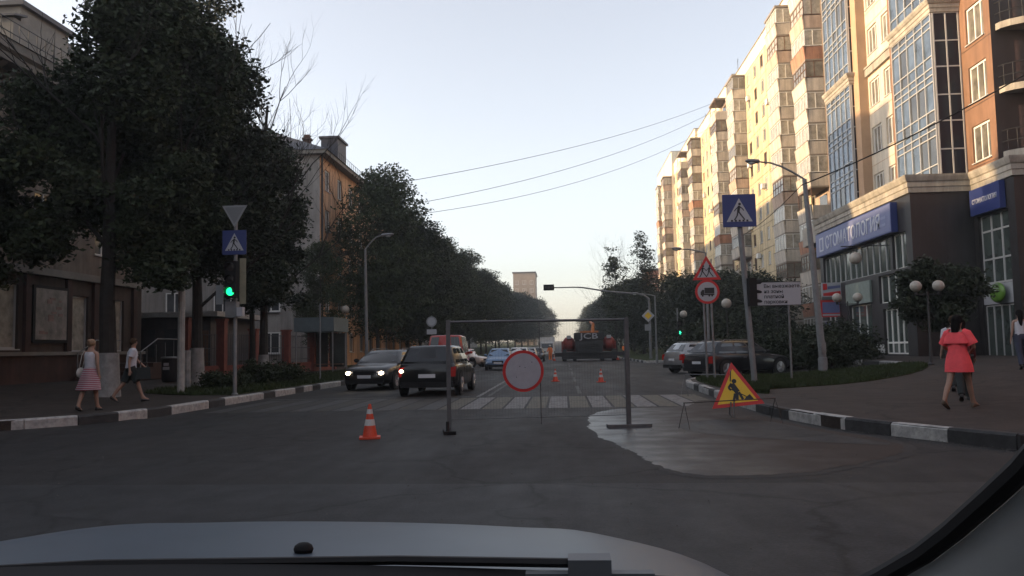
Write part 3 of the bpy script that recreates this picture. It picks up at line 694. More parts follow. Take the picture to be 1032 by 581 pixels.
# pilasters
g = G(); g.box((18.45, 45.003, U0), (18.89, 45.8, TOP)); bp('pilaster', g, 'brown_clad')
g = G(); g.box((18.35, 50.3, U0), (18.89, 51.19, TOP)); bp('pilaster', g, 'tan_clad')
g = G(); g.box((18.85, 55.7, U0), (18.895, 57.9, TOP)); bp('pilaster', g, 'yellow_wall')
out_mid = [(18.3, 45.2), (18.3, 40.25), (19.55, 40.25)]
cornice('cornice', [(18.3, 45.1), (18.3, 40.28), (19.58, 40.28)], T1, T2)
cornice('cornice', [(18.15, 55.7), (18.15, 51.18), (18.86, 51.18)], T1, T2)
g = G(); g.box((18.72, 45.81, T1 + .1), (18.9, 50.29, T2 - .1)); g.box((18.66, 45.81, T2 - .1), (18.9, 50.29, T2)); bp('cornice', g, 'cornice')
for (a, b, c, d) in [(18.32, 19.58, 40.3, 45.0), (18.17, 18.88, 51.2, 55.6)]:
    g = G(); g.box((a, c, T1), (b, d, T2 + .09)); bp('cornice_core', g, 'cornice')
g = G(); g.box((18.6, 36.3, TOP), (41, 58.2, TOP + .6)); bp('roof_parapet', g, 'cornice')
g = G(); g.box((19.16, 45.01, U0), (40, 57.95, TOP - .01)); bp('upper_core', g, 'panel_joint')
# red and blue shop banners at the far end of the shop floor
def signbox(name, label, cat, x, y0, y1, z0, z1, m, thick=.12, group=None):
    t = thing(name, label, cat, (x, (y0 + y1) / 2, z0), 0, group)
    g = G(); g.box((-thick, -(y1 - y0) / 2, 0), (0, (y1 - y0) / 2, z1 - z0)); part('panel', g, m, t); return t
t = signbox('shop_sign', 'long blue illuminated fascia sign with pale Cyrillic capitals above the window band', 'sign', 16.68, 41.5, 53.6, 6.82, 8.3, 'signblue', .32)
M['sign_print'] = mat('sign_print', (.45, .47, .55), .5); M['sign_dim'] = mat('sign_dim', (.2, .23, .38), .5)
M['signblue2'] = mat('sign_face_lavender', (.12, .14, .28), .45, var=.12, vscale=.8)
g = G(); g.box((-.335, -6.0, .06), (-.3205, 6.0, 1.42)); part('sign_face', g, 'signblue2', t)
rot = (R(90), 0, R(-90))
text('lettering', 'СТОМАТОЛОГИЯ', 1.05, 'sign_print', t, (-.345, 4.1, .36), rot, .01, sx=.98)
for k, zz in enumerate((.78, .42)):
    g = G(); g.box((-.345, -5.4, zz), (-.336, -3.2, zz + .13)); part('small_print', g, 'sign_dim', t)
g = G(); g.box((-.345, 4.5, .3), (-.336, 5.3, 1.15)); g.box((-.35, 4.7, .4), (-.3455, 5.1, 1.05), 1); part('emblem', g, ['sign_print', 'signblue2'], t)
t = signbox('shop_sign', 'deep blue square-ended sign with one small white word over the tall window', 'sign', 19.58, 37.1, 39.75, 7.2, 8.42, 'signblue', .25)
text('lettering', 'СТОМАТОЛОГИЯ', .3, 'sign_print', t, (-.26, 1.1, .52), rot, .008, sx=.86)
def frontboard(name, label, cat, x0, x1, y, z0, z1, m):
    t = thing(name, label, cat, ((x0 + x1) / 2, y, z0)); W = (x1 - x0) / 2
    part('panel', G().box((-W, 0, 0), (W, .12, z1 - z0)), m, t); return t, W, z1 - z0
t, W, Hh = frontboard('shop_sign', 'small red sign with white and dark slanted stripes beside the shop corner', 'sign', 15.55, 16.68, 50.2, 4.15, 5.0, 'signwhite')
part('red_field', G().prism([(-W + .06, .06), (W - .06, .06), (W - .06, .34), (-W + .06, .22)], -.015, -.002), 'signred', t)
part('red_field', G().prism([(-W + .06, .40), (-W + .3, .43), (-W + .3, .79), (-W + .06, .79)], -.015, -.002), 'signred', t)
part('dark_stripe', G().prism([(-W + .33, .45), (W - .06, .53), (W - .06, .68), (-W + .33, .62)], -.015, -.002), 'signblue2', t)
t, W, Hh = frontboard('shop_banner', 'red and blue horizontal banner hung under the small striped sign', 'banner', 15.35, 16.68, 50.6, 2.95, 3.98, 'signred')
part('blue_field', G().box((-W + .3, -.015, .25), (W - .02, -.002, .9)), 'signblue2', t); part('white_line', G().box((-W + .3, -.015, .08), (W - .02, -.002, .18)), 'signwhite', t)
t, W, Hh = frontboard('poster_board', 'white notice board covered with faded posters below the red and blue banner', 'notice board', 15.4, 16.66, 51.0, 1.2, 2.75, 'signwhite')
for k in range(6): part('poster', G().box((-.58 + .4 * (k % 3), -.012, .12 + .74 * (k // 3)), (-.25 + .4 * (k % 3), -.001, .74 + .72 * (k // 3))), 'poster' if k % 2 else 'sign_dim', t)
t = thing('globe_sign', 'round green and white striped sign fixed to the white board of the tall window', 'sign', (19.5, 37.9, 3.5))
g = G(); g.ell((-.1, 0, .0), (.16, .62, .45), 20, 12); part('ball', g, mat('globe_green', (.10, .22, .03), .4, var=.2), t)
g = G()
for k in range(4): g.tube([(-.27 + .02 * abs(k - 1), -.42 + .03 * k, .05 + .1 * k), (-.28 + .02 * k, .0, .09 + .1 * k), (-.22, .38 - .03 * k, .08 + .1 * k)], .018, 5)
part('stripe', g, 'signwhite', t)

# ---- old building on the left with shops
b2 = thing('old_building', 'old left-hand building with heavy bracketed eaves and brown shop front behind the big tree', 'building', (-28, 24, 0))
XL = -20.5
def bq(name, g, m, par=None): return put(name, g.mesh(name, m), (0, 0, 0), 0, par or b2)
g = G(); g.box((-38, -46, .2), (XL - .35, 39, 12.4)); bq('core', g, 'shopwall')  # core runs on unseen behind the camera to block the low sun
ops = []
for y in [2, 6.2, 10.4, 14.6, 18.8, 23, 27.2, 31.4, 35.6]:
    for z in (5.9, 9.0): ops.append((y - .7 + 6, y + .7 + 6, z, z + 2.1))
shop = [(27.2, 29.9, 1.75, 4.2), (33.1, 34.5, 1.62, 4.0), (35.6, 37.4, 1.62, 4.0), (21.5, 25.5, 1.75, 4.2), (15, 19, 1.75, 4.2)]
put('upper_wall', wall_mesh('upper_wall', 45, 4.8, 11.5, ops, 'pinkwall', .25), (XL, -6, 0), 90, b2)
put('shop_wall', wall_mesh('shop_wall', 45, 1.5, 4.8, [(a + 6, b + 6, c, d) for a, b, c, d in shop], 'shopwall', .25), (XL, -6, 0), 90, b2)
g = G(); g.box((XL - .3, -6, .1), (XL + .12, 39, 1.5)); g.box((-38, -46, .1), (XL - .02, -6.01, 12.6)); bq('plinth', g, 'plinth')  # second box: unseen extension added to keep sun off the camera car
g = G(); g.box((XL - .3, -6, 1.5), (XL + .24, 39, 1.64)); bq('sill_course', g, 'pale_old')
g = G(); g.box((XL - .2, -6, 4.66), (XL + .18, 39, 4.95)); bq('string_course', g, 'pale_old')
for (a, b, c, d) in ops: window(b2, (XL - .1, (a + b) / 2 - 6, c + .01), 90, round(b - a - .02, 2), 2.08, (.5,), .66, 'white_frame', 'glass_flat', .07)
for (a, b, c, d) in shop:
    window(b2, (XL - .1, (a + b) / 2, c + .01), 90, round(b - a - .02, 2), round(d - c - .02, 2), (.5,) if b - a > 2 else (), None, 'grey_frame', 'glass_curtain', .07, name='shop_window')
for y in (14.2, 20.2, 26.4, 30.3, 32.95, 34.9, 38.2):
    g = G(); g.box((XL + .0, y - .16, 1.65), (XL + .14, y + .16, 4.64)); bq('pilaster', g, 'plinth')
g = G(); g.box((XL - .3, 39, .1), (XL + .02, 39.02, 12.2)); 
# eaves: stepped mouldings with brackets
g = G(); g.loft([[(XL + a, y, z) for a, z in [(-.3, 11.45), (.1, 11.45), (.16, 11.7), (.3, 11.75), (.34, 11.95), (.3, 12.), (.95, 12.05), (1.0, 12.3), (1.15, 12.4), (1.2, 12.7), (-.3, 12.75)]] for y in (-6, 39.3)], 0, True, False); bq('eaves', g, 'pale_old')
for i in range(45): g = G(); g.hexa([(XL + .1, -5.5 + i, 11.5), (XL + .35, -5.5 + i, 11.7), (XL + .35, -5.2 + i, 11.7), (XL + .1, -5.2 + i, 11.5), (XL + .1, -5.5 + i, 12.04), (XL + .85, -5.5 + i, 12.04), (XL + .85, -5.2 + i, 12.04), (XL + .1, -5.2 + i, 12.04)]); bq('eaves_bracket', g, 'pale_old')
g = G(); g.hexa([(-38, -6.2, 12.7), (XL + 1.25, -6.2, 12.71), (XL + 1.25, 39.3, 12.71), (-38, 39.3, 12.7), (-30, -1, 14.45), (-24.2, -1, 13.85), (-24.2, 36, 13.85), (-30, 36, 14.45)]); bq('roof', g, 'roof')
rl = G()
for i in range(90): rl.tube([(XL + .95, -5.8 + .5 * i, 12.65), (XL + .95, -5.8 + .5 * i, 13.55)], .015, 4)
for z in (13.1, 13.55): rl.tube([(XL + .95, -6, z), (XL + .95, 39.2, z)], .02, 4)
bq('roof_railing', rl, 'darkmetal')
rm = G(); rm.box((-26, 31.2, 13.05), (-21.6, 34.4, 15.65)); rm.box((-26.2, 31.0, 15.65), (-21.4, 34.6, 15.85), 1); rm.box((-23.2, 30.6, 13.25), (-21.5, 31.19, 14.95)); rm.hexa([(-23.4, 30.4, 14.95), (-21.3, 30.4, 14.95), (-21.3, 31.19, 15.15), (-23.4, 31.19, 15.15), (-23.4, 30.4, 15.03), (-21.3, 30.4, 15.03), (-21.3, 31.19, 15.23), (-23.4, 31.19, 15.23)], 1)
bq('roof_hut', rm, ['pale_old', 'roof'])
t = thing('poster_board', 'large dark-framed glazed poster between brown pilasters on the left shop front', 'poster', (XL + .02, 31.7, 2.0), 90)
g = G(); g.box((-1.12, -.12, 0), (1.12, -.01, 2.25)); part('frame', g, 'blackpl', t)
g = G(); g.box((-1.0, -.135, .12), (1.0, -.122, 2.13)); part('poster', g, 'poster', t)
rp = random.Random(2)
mr_ = mat('print_faded_rose', (.22, .14, .13), .6, var=.4)
for k in range(9):
    a = -.8 + rp.random() * 1.3; z = .3 + rp.random() * 1.4; g = G(); g.box((a, -.142 - .001 * k, z), (a + .15 + rp.random() * .3, -.136, z + .06 + rp.random() * .2)); part('print_patch', g, mr_, t)

# ---- five-storey peach building further along the left
b3 = thing('five_storey_building', 'five storey building with peach street wall and grey end wall under a dark hipped roof', 'building', (-23, 78, 0))
def b3p(name, g, m, par=None): return put(name, g.mesh(name, m), (0, 0, 0), 0, par or b3)
E3 = 15.5
ops = []
for i in range(12):
    for f in range(5): ops.append((1.3 + 3.35 * i, 2.6 + 3.35 * i, 1.4 + 2.95 * f, 2.95 + 2.95 * f))
ops = [(a, b, c, d) for a, b, c, d in ops]
put('street_wall', wall_mesh('street_wall', 42, .2, E3, ops, 'orange_wall', .25), (-17, 57, 0), 90, b3)
for a, b, c, d in ops: window(b3, (-17.1, 57 + (a + b) / 2, c + .01), 90, 1.28, 1.53, (.5,), None, 'white_frame', 'glass_flat', .08)
for k_, bb_ in (('end_wall', ((-31, 57, .2), (-17.01, 57.2, E3))), ('core', ((-31, 57.21, .2), (-17.3, 98.9, E3 - .02))), ('end_wall', ((-31, 98.91, .2), (-17.01, 99.1, E3)))): b3p(k_, G().box(*bb_), 'grey_wall')
for x in (-20.5, -24, -27.5):
    for f in range(5): window(b3, (x, 56.93, 1.4 + 2.95 * f), 0, 1.3, 1.5, (.5,), None, 'white_frame', 'glass_flat', .08)
g = G(); g.box((-31.5, 56.5, E3), (-16.4, 99.5, E3 + .28)); b3p('eaves', g, 'pale_old')
g = G(); g.hexa([(-31.6, 56.4, E3 + .281), (-16.3, 56.4, E3 + .281), (-16.3, 99.6, E3 + .281), (-31.6, 99.6, E3 + .281), (-24.1, 62, 19.2), (-23.9, 62, 19.2), (-23.9, 94, 19.2), (-24.1, 94, 19.2)]); b3p('roof', g, 'roof')
g = G(); g.tube([(-17.0, 57.12, .3), (-17.0, 57.12, E3)], .07, 8); g = G(); g.tube([(-16.9, 57.25, .3), (-16.9, 57.25, E3)], .07, 8); b3p('drainpipe', g, 'darkmetal')
g = G(); g.box((-19.4, 65.4, E3 + .3), (-18.0, 68.0, 18.9)); g.box((-19.55, 65.25, 18.9), (-17.85, 68.15, 19.08)); b3p('ventilation_shaft', g, mat('shaft_metal', (.045, .045, .06), .6, .3))
for (x, y, z) in [(-19.0, 60.5, 17.5)]:
    g = G(); g.box((x - .25, y - .25, E3 + .3), (x + .25, y + .25, z)); g.box((x - .33, y - .33, z), (x + .33, y + .33, z + .15)); g.box((x - .2, y - .2, z + .15), (x + .2, y + .2, z + .4)); b3p('chimney', g, mat('chimney_brick', (.09, .05, .04), .9, var=.3, vscale=5))
rl = G()
for i in range(60): rl.tube([(-16.7, 60 + .6 * i, E3 + .28), (-16.7, 60 + .6 * i, E3 + 1.1)], .02, 4)
rl.tube([(-16.7, 60, E3 + 1.1), (-16.7, 95.5, E3 + 1.1)], .02, 4); b3p('roof_railing', rl, 'darkmetal')

# ---- buildings further back, with unseen ones added for their shadows
def plain_block(label, x0, x1, y0, y1, h, wallm, face_rz, cols, rows, ww=1.3, wh=1.5, roofm='roof', fz=2.9, cat='building', zb=.6):
    t = thing('building', label, cat, ((x0 + x1) / 2, (y0 + y1) / 2, 0))
    put('wall', G().box((x0, y0, 0), (x1, y1, h)).mesh('wall', wallm), (0, 0, 0), 0, t)
    put('roof', G().box((x0 - .3, y0 - .3, h), (x1 + .3, y1 + .3, h + .5)).mesh('roof', roofm), (0, 0, 0), 0, t)
    for rz in face_rz:
        n = cols[0] if rz == 0 else cols[1]
        for i in range(n):
            for f in range(rows):
                if rz == 0: loc = (x0 + (x1 - x0) * (i + .5) / n, y0 - .02, zb + 1 + fz * f)
                elif rz == 90: loc = (x1 + .02, y0 + (y1 - y0) * (i + .5) / n, zb + 1 + fz * f)
                else: loc = (x0 - .02, y0 + (y1 - y0) * (i + .5) / n, zb + 1 + fz * f)
                window(t, loc, rz, ww, wh, (.5,), None, 'white_frame', 'glass_flat', .08)
    return t
M['tower_tan'] = mat('tower_tan', (.34, .26, .20), .9, var=.15, vscale=.3)
plain_block('distant pinkish tower block showing above the left tree line at the end of the street', -17.6, -9.5, 300, 318, 29.0, 'tower_tan', (0, 90), (3, 4), 9, cat='tower block')
plain_block('red brick block partly hidden by trees before the far end of the apartment row', 21, 31, 198, 214, 19.5, 'brick', (0, -90), (4, 5), 6)
plain_block('added grey seven storey block behind the left tree row, shading the apartment front', -40, -25, 103, 126, 23.0, 'grey_wall', (90,), (1, 5), 7)  # added at this height to shade the lower apartment balconies
plain_block('added long grey block behind the farther left tree row, shading the apartment front', -40, -25, 129, 240, 19.0, 'grey_wall', (90,), (1, 20), 5)  # added to set the shade line on the far apartment sections
plain_block('added brick block outside the view at right behind the camera, cutting sky light', 26, 40, -60, 28, 21.0, 'brick', (-90,), (1, 12), 6)  # unseen, added to dim the street and the signs facing the camera
plain_block('added cream block far behind the camera, cutting the sky light from that end', -8, 24, -95, -80, 18.0, 'panel', (), (1, 1), 5)  # added out of view to darken surfaces that face the camera
plain_block('added lower grey block behind the old left-hand building, blocking low sun', -47, -33, 31, 43, 14.5, 'grey_wall', (90,), (4, 4), 4)  # added block; its height sets the sun line on the terracotta wall
plain_block('added taller grey block behind the steps and kiosk, shading the corner building', -47, -33, 44, 56, 22.0, 'grey_wall', (90,), (4, 4), 6)  # added block, tall enough for its shadow to cover the cream wall
plain_block('added tall block out of sight behind the peach building, shading the apartment front', -50, -38, 72, 101, 25.0, 'grey_wall', (90,), (4, 8), 7)  # hidden block added to keep sun off the lower balconies
# ------------------------------------------------------------------ trees and shrubs
def leaves_mesh(name, blobs, n, size, m, seed, flat=.6, clip=None):
    rng = np.random.default_rng(seed)
    bl = np.array([(*c, *r) for c, r in blobs], float)
    wgt = bl[:, 3] * bl[:, 4] * bl[:, 5]; wgt = wgt ** .8; wgt /= wgt.sum()
    idx = rng.choice(len(bl), n, p=wgt)
    d = rng.normal(size=(n, 3)); d /= np.linalg.norm(d, axis=1)[:, None]
    rad = rng.random(n) ** (1 / 2.4)
    P = bl[idx, :3] + d * bl[idx, 3:] * rad[:, None] * (1 + .25 * rng.normal(size=n) * .4)[:, None]
    # clump leaves into sprigs
    k = 7; sp = P[::k].repeat(k, axis=0)[:n]; P = sp + rng.normal(size=(n, 3)) * size * np.array([2.0, 2.0, .8])
    if clip is not None: P = P[clip(P)]; n = len(P)
    a = rng.normal(size=(n, 3)); a[:, 2] *= flat; a /= np.linalg.norm(a, axis=1)[:, None]
    b = rng.normal(size=(n, 3)); b -= a * (a * b).sum(1)[:, None]; b /= np.linalg.norm(b, axis=1)[:, None]
    s = size * (.6 + .8 * rng.random(n))[:, None]
    V = np.stack([P - a * s, P + b * s * .5 - a * s * .1, P + a * s, P - b * s * .5 - a * s * .1], 1).reshape(-1, 3)
    F = np.arange(4 * n).reshape(-1, 4)
    me = bpy.data.meshes.new(name); me.vertices.add(4 * n); me.vertices.foreach_set('co', V.astype(np.float32).ravel())
    me.loops.add(4 * n); me.loops.foreach_set('vertex_index', F.ravel().astype(np.int32)); me.polygons.add(n)
    me.polygons.foreach_set('loop_start', np.arange(0, 4 * n, 4, dtype=np.int32)); me.update(calc_edges=True); me.materials.append(M[m]); return me
def limb(g, p, d, L, r, depth, rnd, up=.1, twist=.5):
    n = 4; pts = [p]; q = p
    for i in range(n):
        d = (d + Vector((rnd.uniform(-1, 1), rnd.uniform(-1, 1), rnd.uniform(-.5, 1) * .6)) * .18 + Vector((0, 0, up * .3))).normalized(); q = q + d * (L / n); pts.append(q)
    g.tube(pts, [r * (1 - .5 * i / n) for i in range(n + 1)], 6 if r > .04 else 4, 0, False)
    if depth:
        for i in range(3 if depth > 1 else 4):
            t = rnd.uniform(.35, 1); b = pts[min(n, int(t * n) + 1)]
            dd = (d + Vector((rnd.uniform(-1, 1), rnd.uniform(-1, 1), rnd.uniform(-.3, .8))) * twist * 1.3).normalized()
            limb(g, b, dd, L * rnd.uniform(.5, .75), r * .45, depth - 1, rnd, up, twist)
def trunk_mesh(h, r, seed, spread=.6, depth=2, nl=8, start=.22, lean=(0, 0), top=.75):
    rnd = random.Random(seed); g = G(); n = 7; pts = []
    for i in range(n + 1):
        t = i / n; pts.append(Vector((lean[0] * t + rnd.uniform(-.08, .08) * t * 2, lean[1] * t + rnd.uniform(-.08, .08) * t * 2, -.1 + h * top * t)))
    g.tube(pts, [r * 1.35] + [r * (1 - .72 * i / n) for i in range(1, n + 1)], 10, 0, False)
    for i in range(nl):
        t = start + (1 - start) * (i + .5) / nl; k = min(n - 1, int(t * n)); b = pts[k].lerp(pts[k + 1], t * n - k); a = i * 2.4 + rnd.random()
        limb(g, b, Vector((math.cos(a) * spread, math.sin(a) * spread, .55)).normalized(), h * .32 * (1.15 - t * .6), r * .33 * (1 - .5 * t), depth, rnd)
    return g
def rblobs(h, r, z0, n, seed, conic=0, br=.36):
    rnd = random.Random(seed); out = []
    for i in range(n):
        t = (i + .5) / n; z = z0 + (h - z0) * t
        env = math.sin(math.pi * min(1, (t * .82 + .17))) ** .6 if not conic else (1 - t) ** .8 * .95 + .06
        a = rnd.random() * 6.28; q = r * env * (rnd.random() ** .5) * .78
        s = r * br * (.7 + .6 * rnd.random()) * (1 if not conic else env + .25)
        out.append(((q * math.cos(a), q * math.sin(a), min(z, h - s * .5)), (s * 1.15, s * 1.15, s * .85)))
    return out
VAR = {}
def variant(key, h, r, z0, nb, nl, size, m, seed, **kw):
    cr = leaves_mesh('crown', rblobs(h, r, z0, nb, seed, kw.get('conic', 0), kw.get('br', .36)), nl, size, m, seed)
    VAR[key] = (cr, trunk_mesh(h, kw.get('tr', .17), seed, start=kw.get('start', .25)).mesh('trunk', 'bark'), h)
variant('a', 14, 4.3, 3.2, 40, 34000, .12, 'leaf2', 21)
variant('b', 14, 4.2, 2.8, 36, 34000, .12, 'leaf3', 22)
variant('c', 14, 4.0, 3.0, 44, 32000, .115, 'leaf2', 23, br=.3)
variant('far', 14, 4.3, 2.5, 26, 12000, .2, 'leaf3', 24, br=.42)
variant('small', 8, 3.6, .8, 28, 16000, .125, 'leaf3', 25, br=.42, tr=.1)
variant('conic', 16, 3.2, 1.5, 34, 18000, .14, 'leaf3', 26, conic=1, br=.5)
def tree(label, x, y, key, h, group=None, rz=0, sxy=1.0, name='tree', cat='tree'):
    cr, tr, h0 = VAR[key]; s = h / h0
    t = thing(name, label, cat, (x, y, gz(x, y) + .12), rz, group)
    a = put('trunk', tr, (0, 0, 0), 0, t, local=True); b = put('crown', cr, (0, 0, 0), 0, t, local=True)
    for o in (a, b): o.scale = (s * sxy, s * sxy, s)
    return t
def custom_tree(label, x, y, blobs, n, size, m, h, r, seed, name='tree', wash=None, trunk_kw={}, group=None, clip=None):
    t = thing(name, label, 'tree', (x, y, gz(x, y) + .12), 0, group)
    put('trunk', trunk_mesh(h, r, seed, **trunk_kw).mesh('trunk', 'bark'), (0, 0, 0), 0, t, local=True)
    if n: put('crown', leaves_mesh('crown', blobs, n, size, m, seed, clip=clip), (0, 0, 0), 0, t, local=True)
    if wash: g = G(); g.tube([(0, 0, -.05), (.0, 0, wash * .5), (0, 0, wash)], [r * 1.42, r * 1.22, r * 1.12], 12, 0, False); part('limewashed_base', g, 'limewash', t)
    return t
def bl(seed, centres):
    rnd = random.Random(seed); out = []
    for (c, r, k) in centres:
        for i in range(k):
            a = rnd.random() * 6.28; u = rnd.uniform(-1, 1); q = math.sqrt(1 - u * u) * rnd.random() ** .4
            f = rnd.uniform(.19, .36)
            out.append(((c[0] + r[0] * .75 * q * math.cos(a), c[1] + r[1] * .75 * q * math.sin(a), c[2] + r[2] * .78 * u), (r[0] * f, r[1] * f, r[2] * f * .8)))
    return out
custom_tree('huge dark chestnut tree beside the left shop front, trunk limewashed behind the two walkers', -13.4, 23.6,
            bl(1, [((.8, .6, 8.5), (3.0, 3, 5.0), 30), ((-2.2, -.2, 6.9), (2.6, 2.4, 2.9), 26), ((-3.9, -.5, 5.2), (2.6, 2.2, 2.0), 15), ((2.0, 0, 5.2), (2.6, 2.4, 2.3), 12), ((.6, 0, 13), (2.3, 2.2, 3.2), 12)]),
            120000, .088, 'leaf1', 14, .27, 31, name='chestnut_tree', wash=1.35, clip=lambda P: ~((P[:, 0] > 2.3 + .35 * np.maximum(0, P[:, 2] - 6)) & (P[:, 1] < 1.5)), trunk_kw=dict(start=.3, nl=8, spread=.45))
custom_tree('second tall dark tree in the left row, standing behind the grey concrete post', -13.3, 29.3,
            bl(2, [((0, 0, 8.6), (3.6, 3.2, 5.2), 40), ((0, 0, 13.6), (2.6, 2.4, 2.4), 12), ((1.8, 0, 4.8), (2.5, 2.3, 1.9), 10)]),
            66000, .092, 'leaf3', 15.4, .22, 32, name='chestnut_tree', wash=1.5, trunk_kw=dict(start=.22, nl=10))
custom_tree('third tree of the left row with bare twigs sticking out of its top right side', -13.3, 36.0,
            bl(3, [((-.2, 0, 7.2), (2.7, 2.6, 4.0), 30), ((-1.0, 0, 11.2), (1.9, 2.0, 2.2), 10), ((.5, 0, 4.3), (2.1, 2.2, 1.7), 10)]),
            44000, .095, 'leaf3', 14, .2, 33, name='chestnut_tree', wash=1.2, trunk_kw=dict(start=.25, nl=13, top=.9, depth=3))
t = thing('bare_tree', 'leafless tree whose grey twigs fan out above the peach building roof', 'tree', (-14.1, 36.8, .2))
put('trunk', trunk_mesh(13.0, .14, 77, start=.5, nl=8, depth=3, spread=.18, top=.85).mesh('trunk', 'bark'), (0, 0, 0), 0, t, local=True)
tree('broad leafy tree in front of the peach building, last before the car queue', -13.8, 61, 'a', 14.8, rz=20, sxy=.88)
tree('slim young tree between the street lamp and the peach building', -15.2, 51, 'c', 8.0, rz=120, sxy=.8)
GL_ = 'trees in the left avenue row'; GRR = 'trees in the right avenue row'
ys = [71, 80, 89, 99, 110, 122, 135, 149, 164, 180, 198, 218, 240, 265, 295, 330, 370, 420]
for i, y in enumerate(ys):
    k = 'far' if y > 150 else 'bac'[i % 3]
    oc_ = ['first', 'second', 'third', 'fourth', 'fifth', 'sixth', 'seventh']
    lb = f'dark avenue tree, {oc_[i]} behind the broad leafy tree in the left row' if i < 7 else 'small far avenue tree in the left row merging into the mass below the tower'
    far_ = max(0, y - 190)
    tree(lb, -13.4 - (i % 2) * .5 * (far_ == 0) + min(3.6, far_ * .03), y, k, 13.3 + (i * 37 % 5) * .3 - (1.2 if i in (1, 2) else 0) + min(3, far_ * .022), GL_, rz=i * 71, sxy=1.02 + min(.4, far_ * .004))
for i, (x, y, k, h, s) in enumerate([(11, 128, 'b', 11, 1.3), (11.5, 140, 'c', 11.5, 1.3), (11.2, 160, 'far', 12, 1.2), (11, 178, 'far', 12.3, 1.2), (11, 200, 'far', 12.6, 1.2), (11, 225, 'far', 13, 1.1), (10.8, 255, 'far', 13, 1.1), (11, 290, 'far', 13.4, 1.1), (11, 330, 'far', 14, 1.1), (11.2, 380, 'far', 14, 1.1)]):
    tree(f'dark round avenue tree, {["nearest", "second", "third"][i]} of the right row behind the mast arm' if i < 3 else 'small far avenue tree in the right row merging into the dark mass', x, y, k, h, GRR, rz=i * 57, sxy=s)
tree('tall pointed dark tree rising above the right row near the apartment block', 10.9, 112, 'conic', 16.5, rz=10, sxy=1.0)
custom_tree('thin-leaved birch with airy top standing left of the tall pointed tree', 7.9, 122, bl(9, [((0, 0, 10), (2.6, 2.6, 4.8), 26), ((-.5, 0, 14), (2.3, 2, 2.0), 10)]), 3600, .17, 'leaf2', 15.5, .12, 41, name='birch_tree', trunk_kw=dict(start=.2, nl=14, depth=3, top=.92))
DK = 'low dark trees in front of the apartment block'
for i, (x, y, h, s) in enumerate([(14.5, 101, 9.3, 1.1), (18.5, 96, 9, 1.1), (13.6, 86, 7.9, 1.2), (17.8, 80, 7.6, 1.2), (12.6, 74, 6.8, 1.2), (17.4, 70, 6.2, 1.2)]):
    tree('low dark tree under the apartment block, ' + ['farthest left by the tall pointed tree', 'far one close to the wall', 'middle one left of the street lamp', 'middle one close to the wall', 'near one behind the silver car', 'nearest one close to the wall'][i], x, y, 'small', h, DK, rz=i * 83, sxy=s)
custom_tree('dark bushy street tree standing against the granite corner of the shop building', 15.6, 35,
            bl(14, [((0, 0, 3.0), (1.95, 1.8, 1.6), 26), ((0, .2, 2.0), (1.5, 1.4, .9), 8)]), 15000, .09, 'leaf3', 4.6, .09, 51, trunk_kw=dict(start=.3, nl=8, depth=1))
def bush(label, x, y, rx, ry, h, n, size, m, seed, group=None):
    t = thing('bush', label, 'bush', (x, y, gz(x, y) + .15), 0, group)
    rnd = random.Random(seed); b = []
    for i in range(16):
        a = rnd.random() * 6.28; q = rnd.random() ** .5 * .8; zc = h * rnd.uniform(.2, .72) * (1 - .45 * q)
        b.append(((rx * q * math.cos(a), ry * q * math.sin(a), zc), (rx * .38, ry * .38, h * .3)))
    put('foliage', leaves_mesh('foliage', b, n, size, m, seed), (0, 0, 0), 0, t, local=True)
    g = G()
    for k in range(7):
        a = rnd.random() * 6.28; g.tube([(0, 0, 0), (rx * .3 * math.cos(a), ry * .3 * math.sin(a), h * .35), (rx * .55 * math.cos(a), ry * .55 * math.sin(a), h * .7)], [.03, .02, .01], 5)
    part('stems', g, 'bark', t); return t
bush('large dark shrub just behind the bonnet of the parked black car', 9.6, 40.6, 2.4, 1.8, 2.3, 14000, .08, 'leaf3', 61)
bush('broad dark shrub filling the gap between the thin post and the tall lamp post', 12.2, 39.6, 2.3, 1.7, 2.4, 14000, .08, 'leaf3', 62)
bush('rounded dark shrub sloping down to the grass right of the tall lamp post', 11.1, 35.2, 1.5, 1.3, 1.9, 12000, .07, 'leaf3', 63)
bush('dark shrub clump behind the silver parked car', 9.5, 54, 3.0, 2, 3.4, 9000, .11, 'leaf3', 64)
bush('taller shrub clump left of the globe lamp behind the parked cars', 13.2, 58, 3.4, 2.2, 4.4, 9000, .12, 'leaf3', 65)
bush('small clipped bush on the grass nearest the left traffic light', -11.6, 27.6, .85, .7, .9, 3500, .05, 'leaf1', 66)
bush('low bush beside the red fence just right of the left traffic light', -11.9, 31.0, .9, .8, 1.15, 3500, .055, 'leaf1', 67)
bush('wider bush at the far end of the left grass plot bushes', -11.4, 33.6, 1.0, .9, 1.15, 3500, .055, 'leaf1', 68)

for i in range(7):  # tree rows added behind the camera to cut sky light on the street
    tree('added street tree behind the camera on the left pavement, cutting sky light', -13.2, -6 - 9 * i, 'far', 13.5, 'added street trees behind the camera on the left', rz=i * 50)
    tree('added street tree behind the camera on the right pavement, cutting sky light', 14.5, -8 - 9 * i, 'far', 12.5, 'added street trees behind the camera on the right', rz=i * 90)
# ------------------------------------------------------------------ street furniture
def ground(x, y):
    if x > 4.0 and y < 32.4 and x > RE(y): return gz(x, y) + CURB
    if x > 13.4 and y < 66: return gz(x, y) + CURB
    if x < -9.42: return gz(x, y) + CURB
    return gz(x, y)

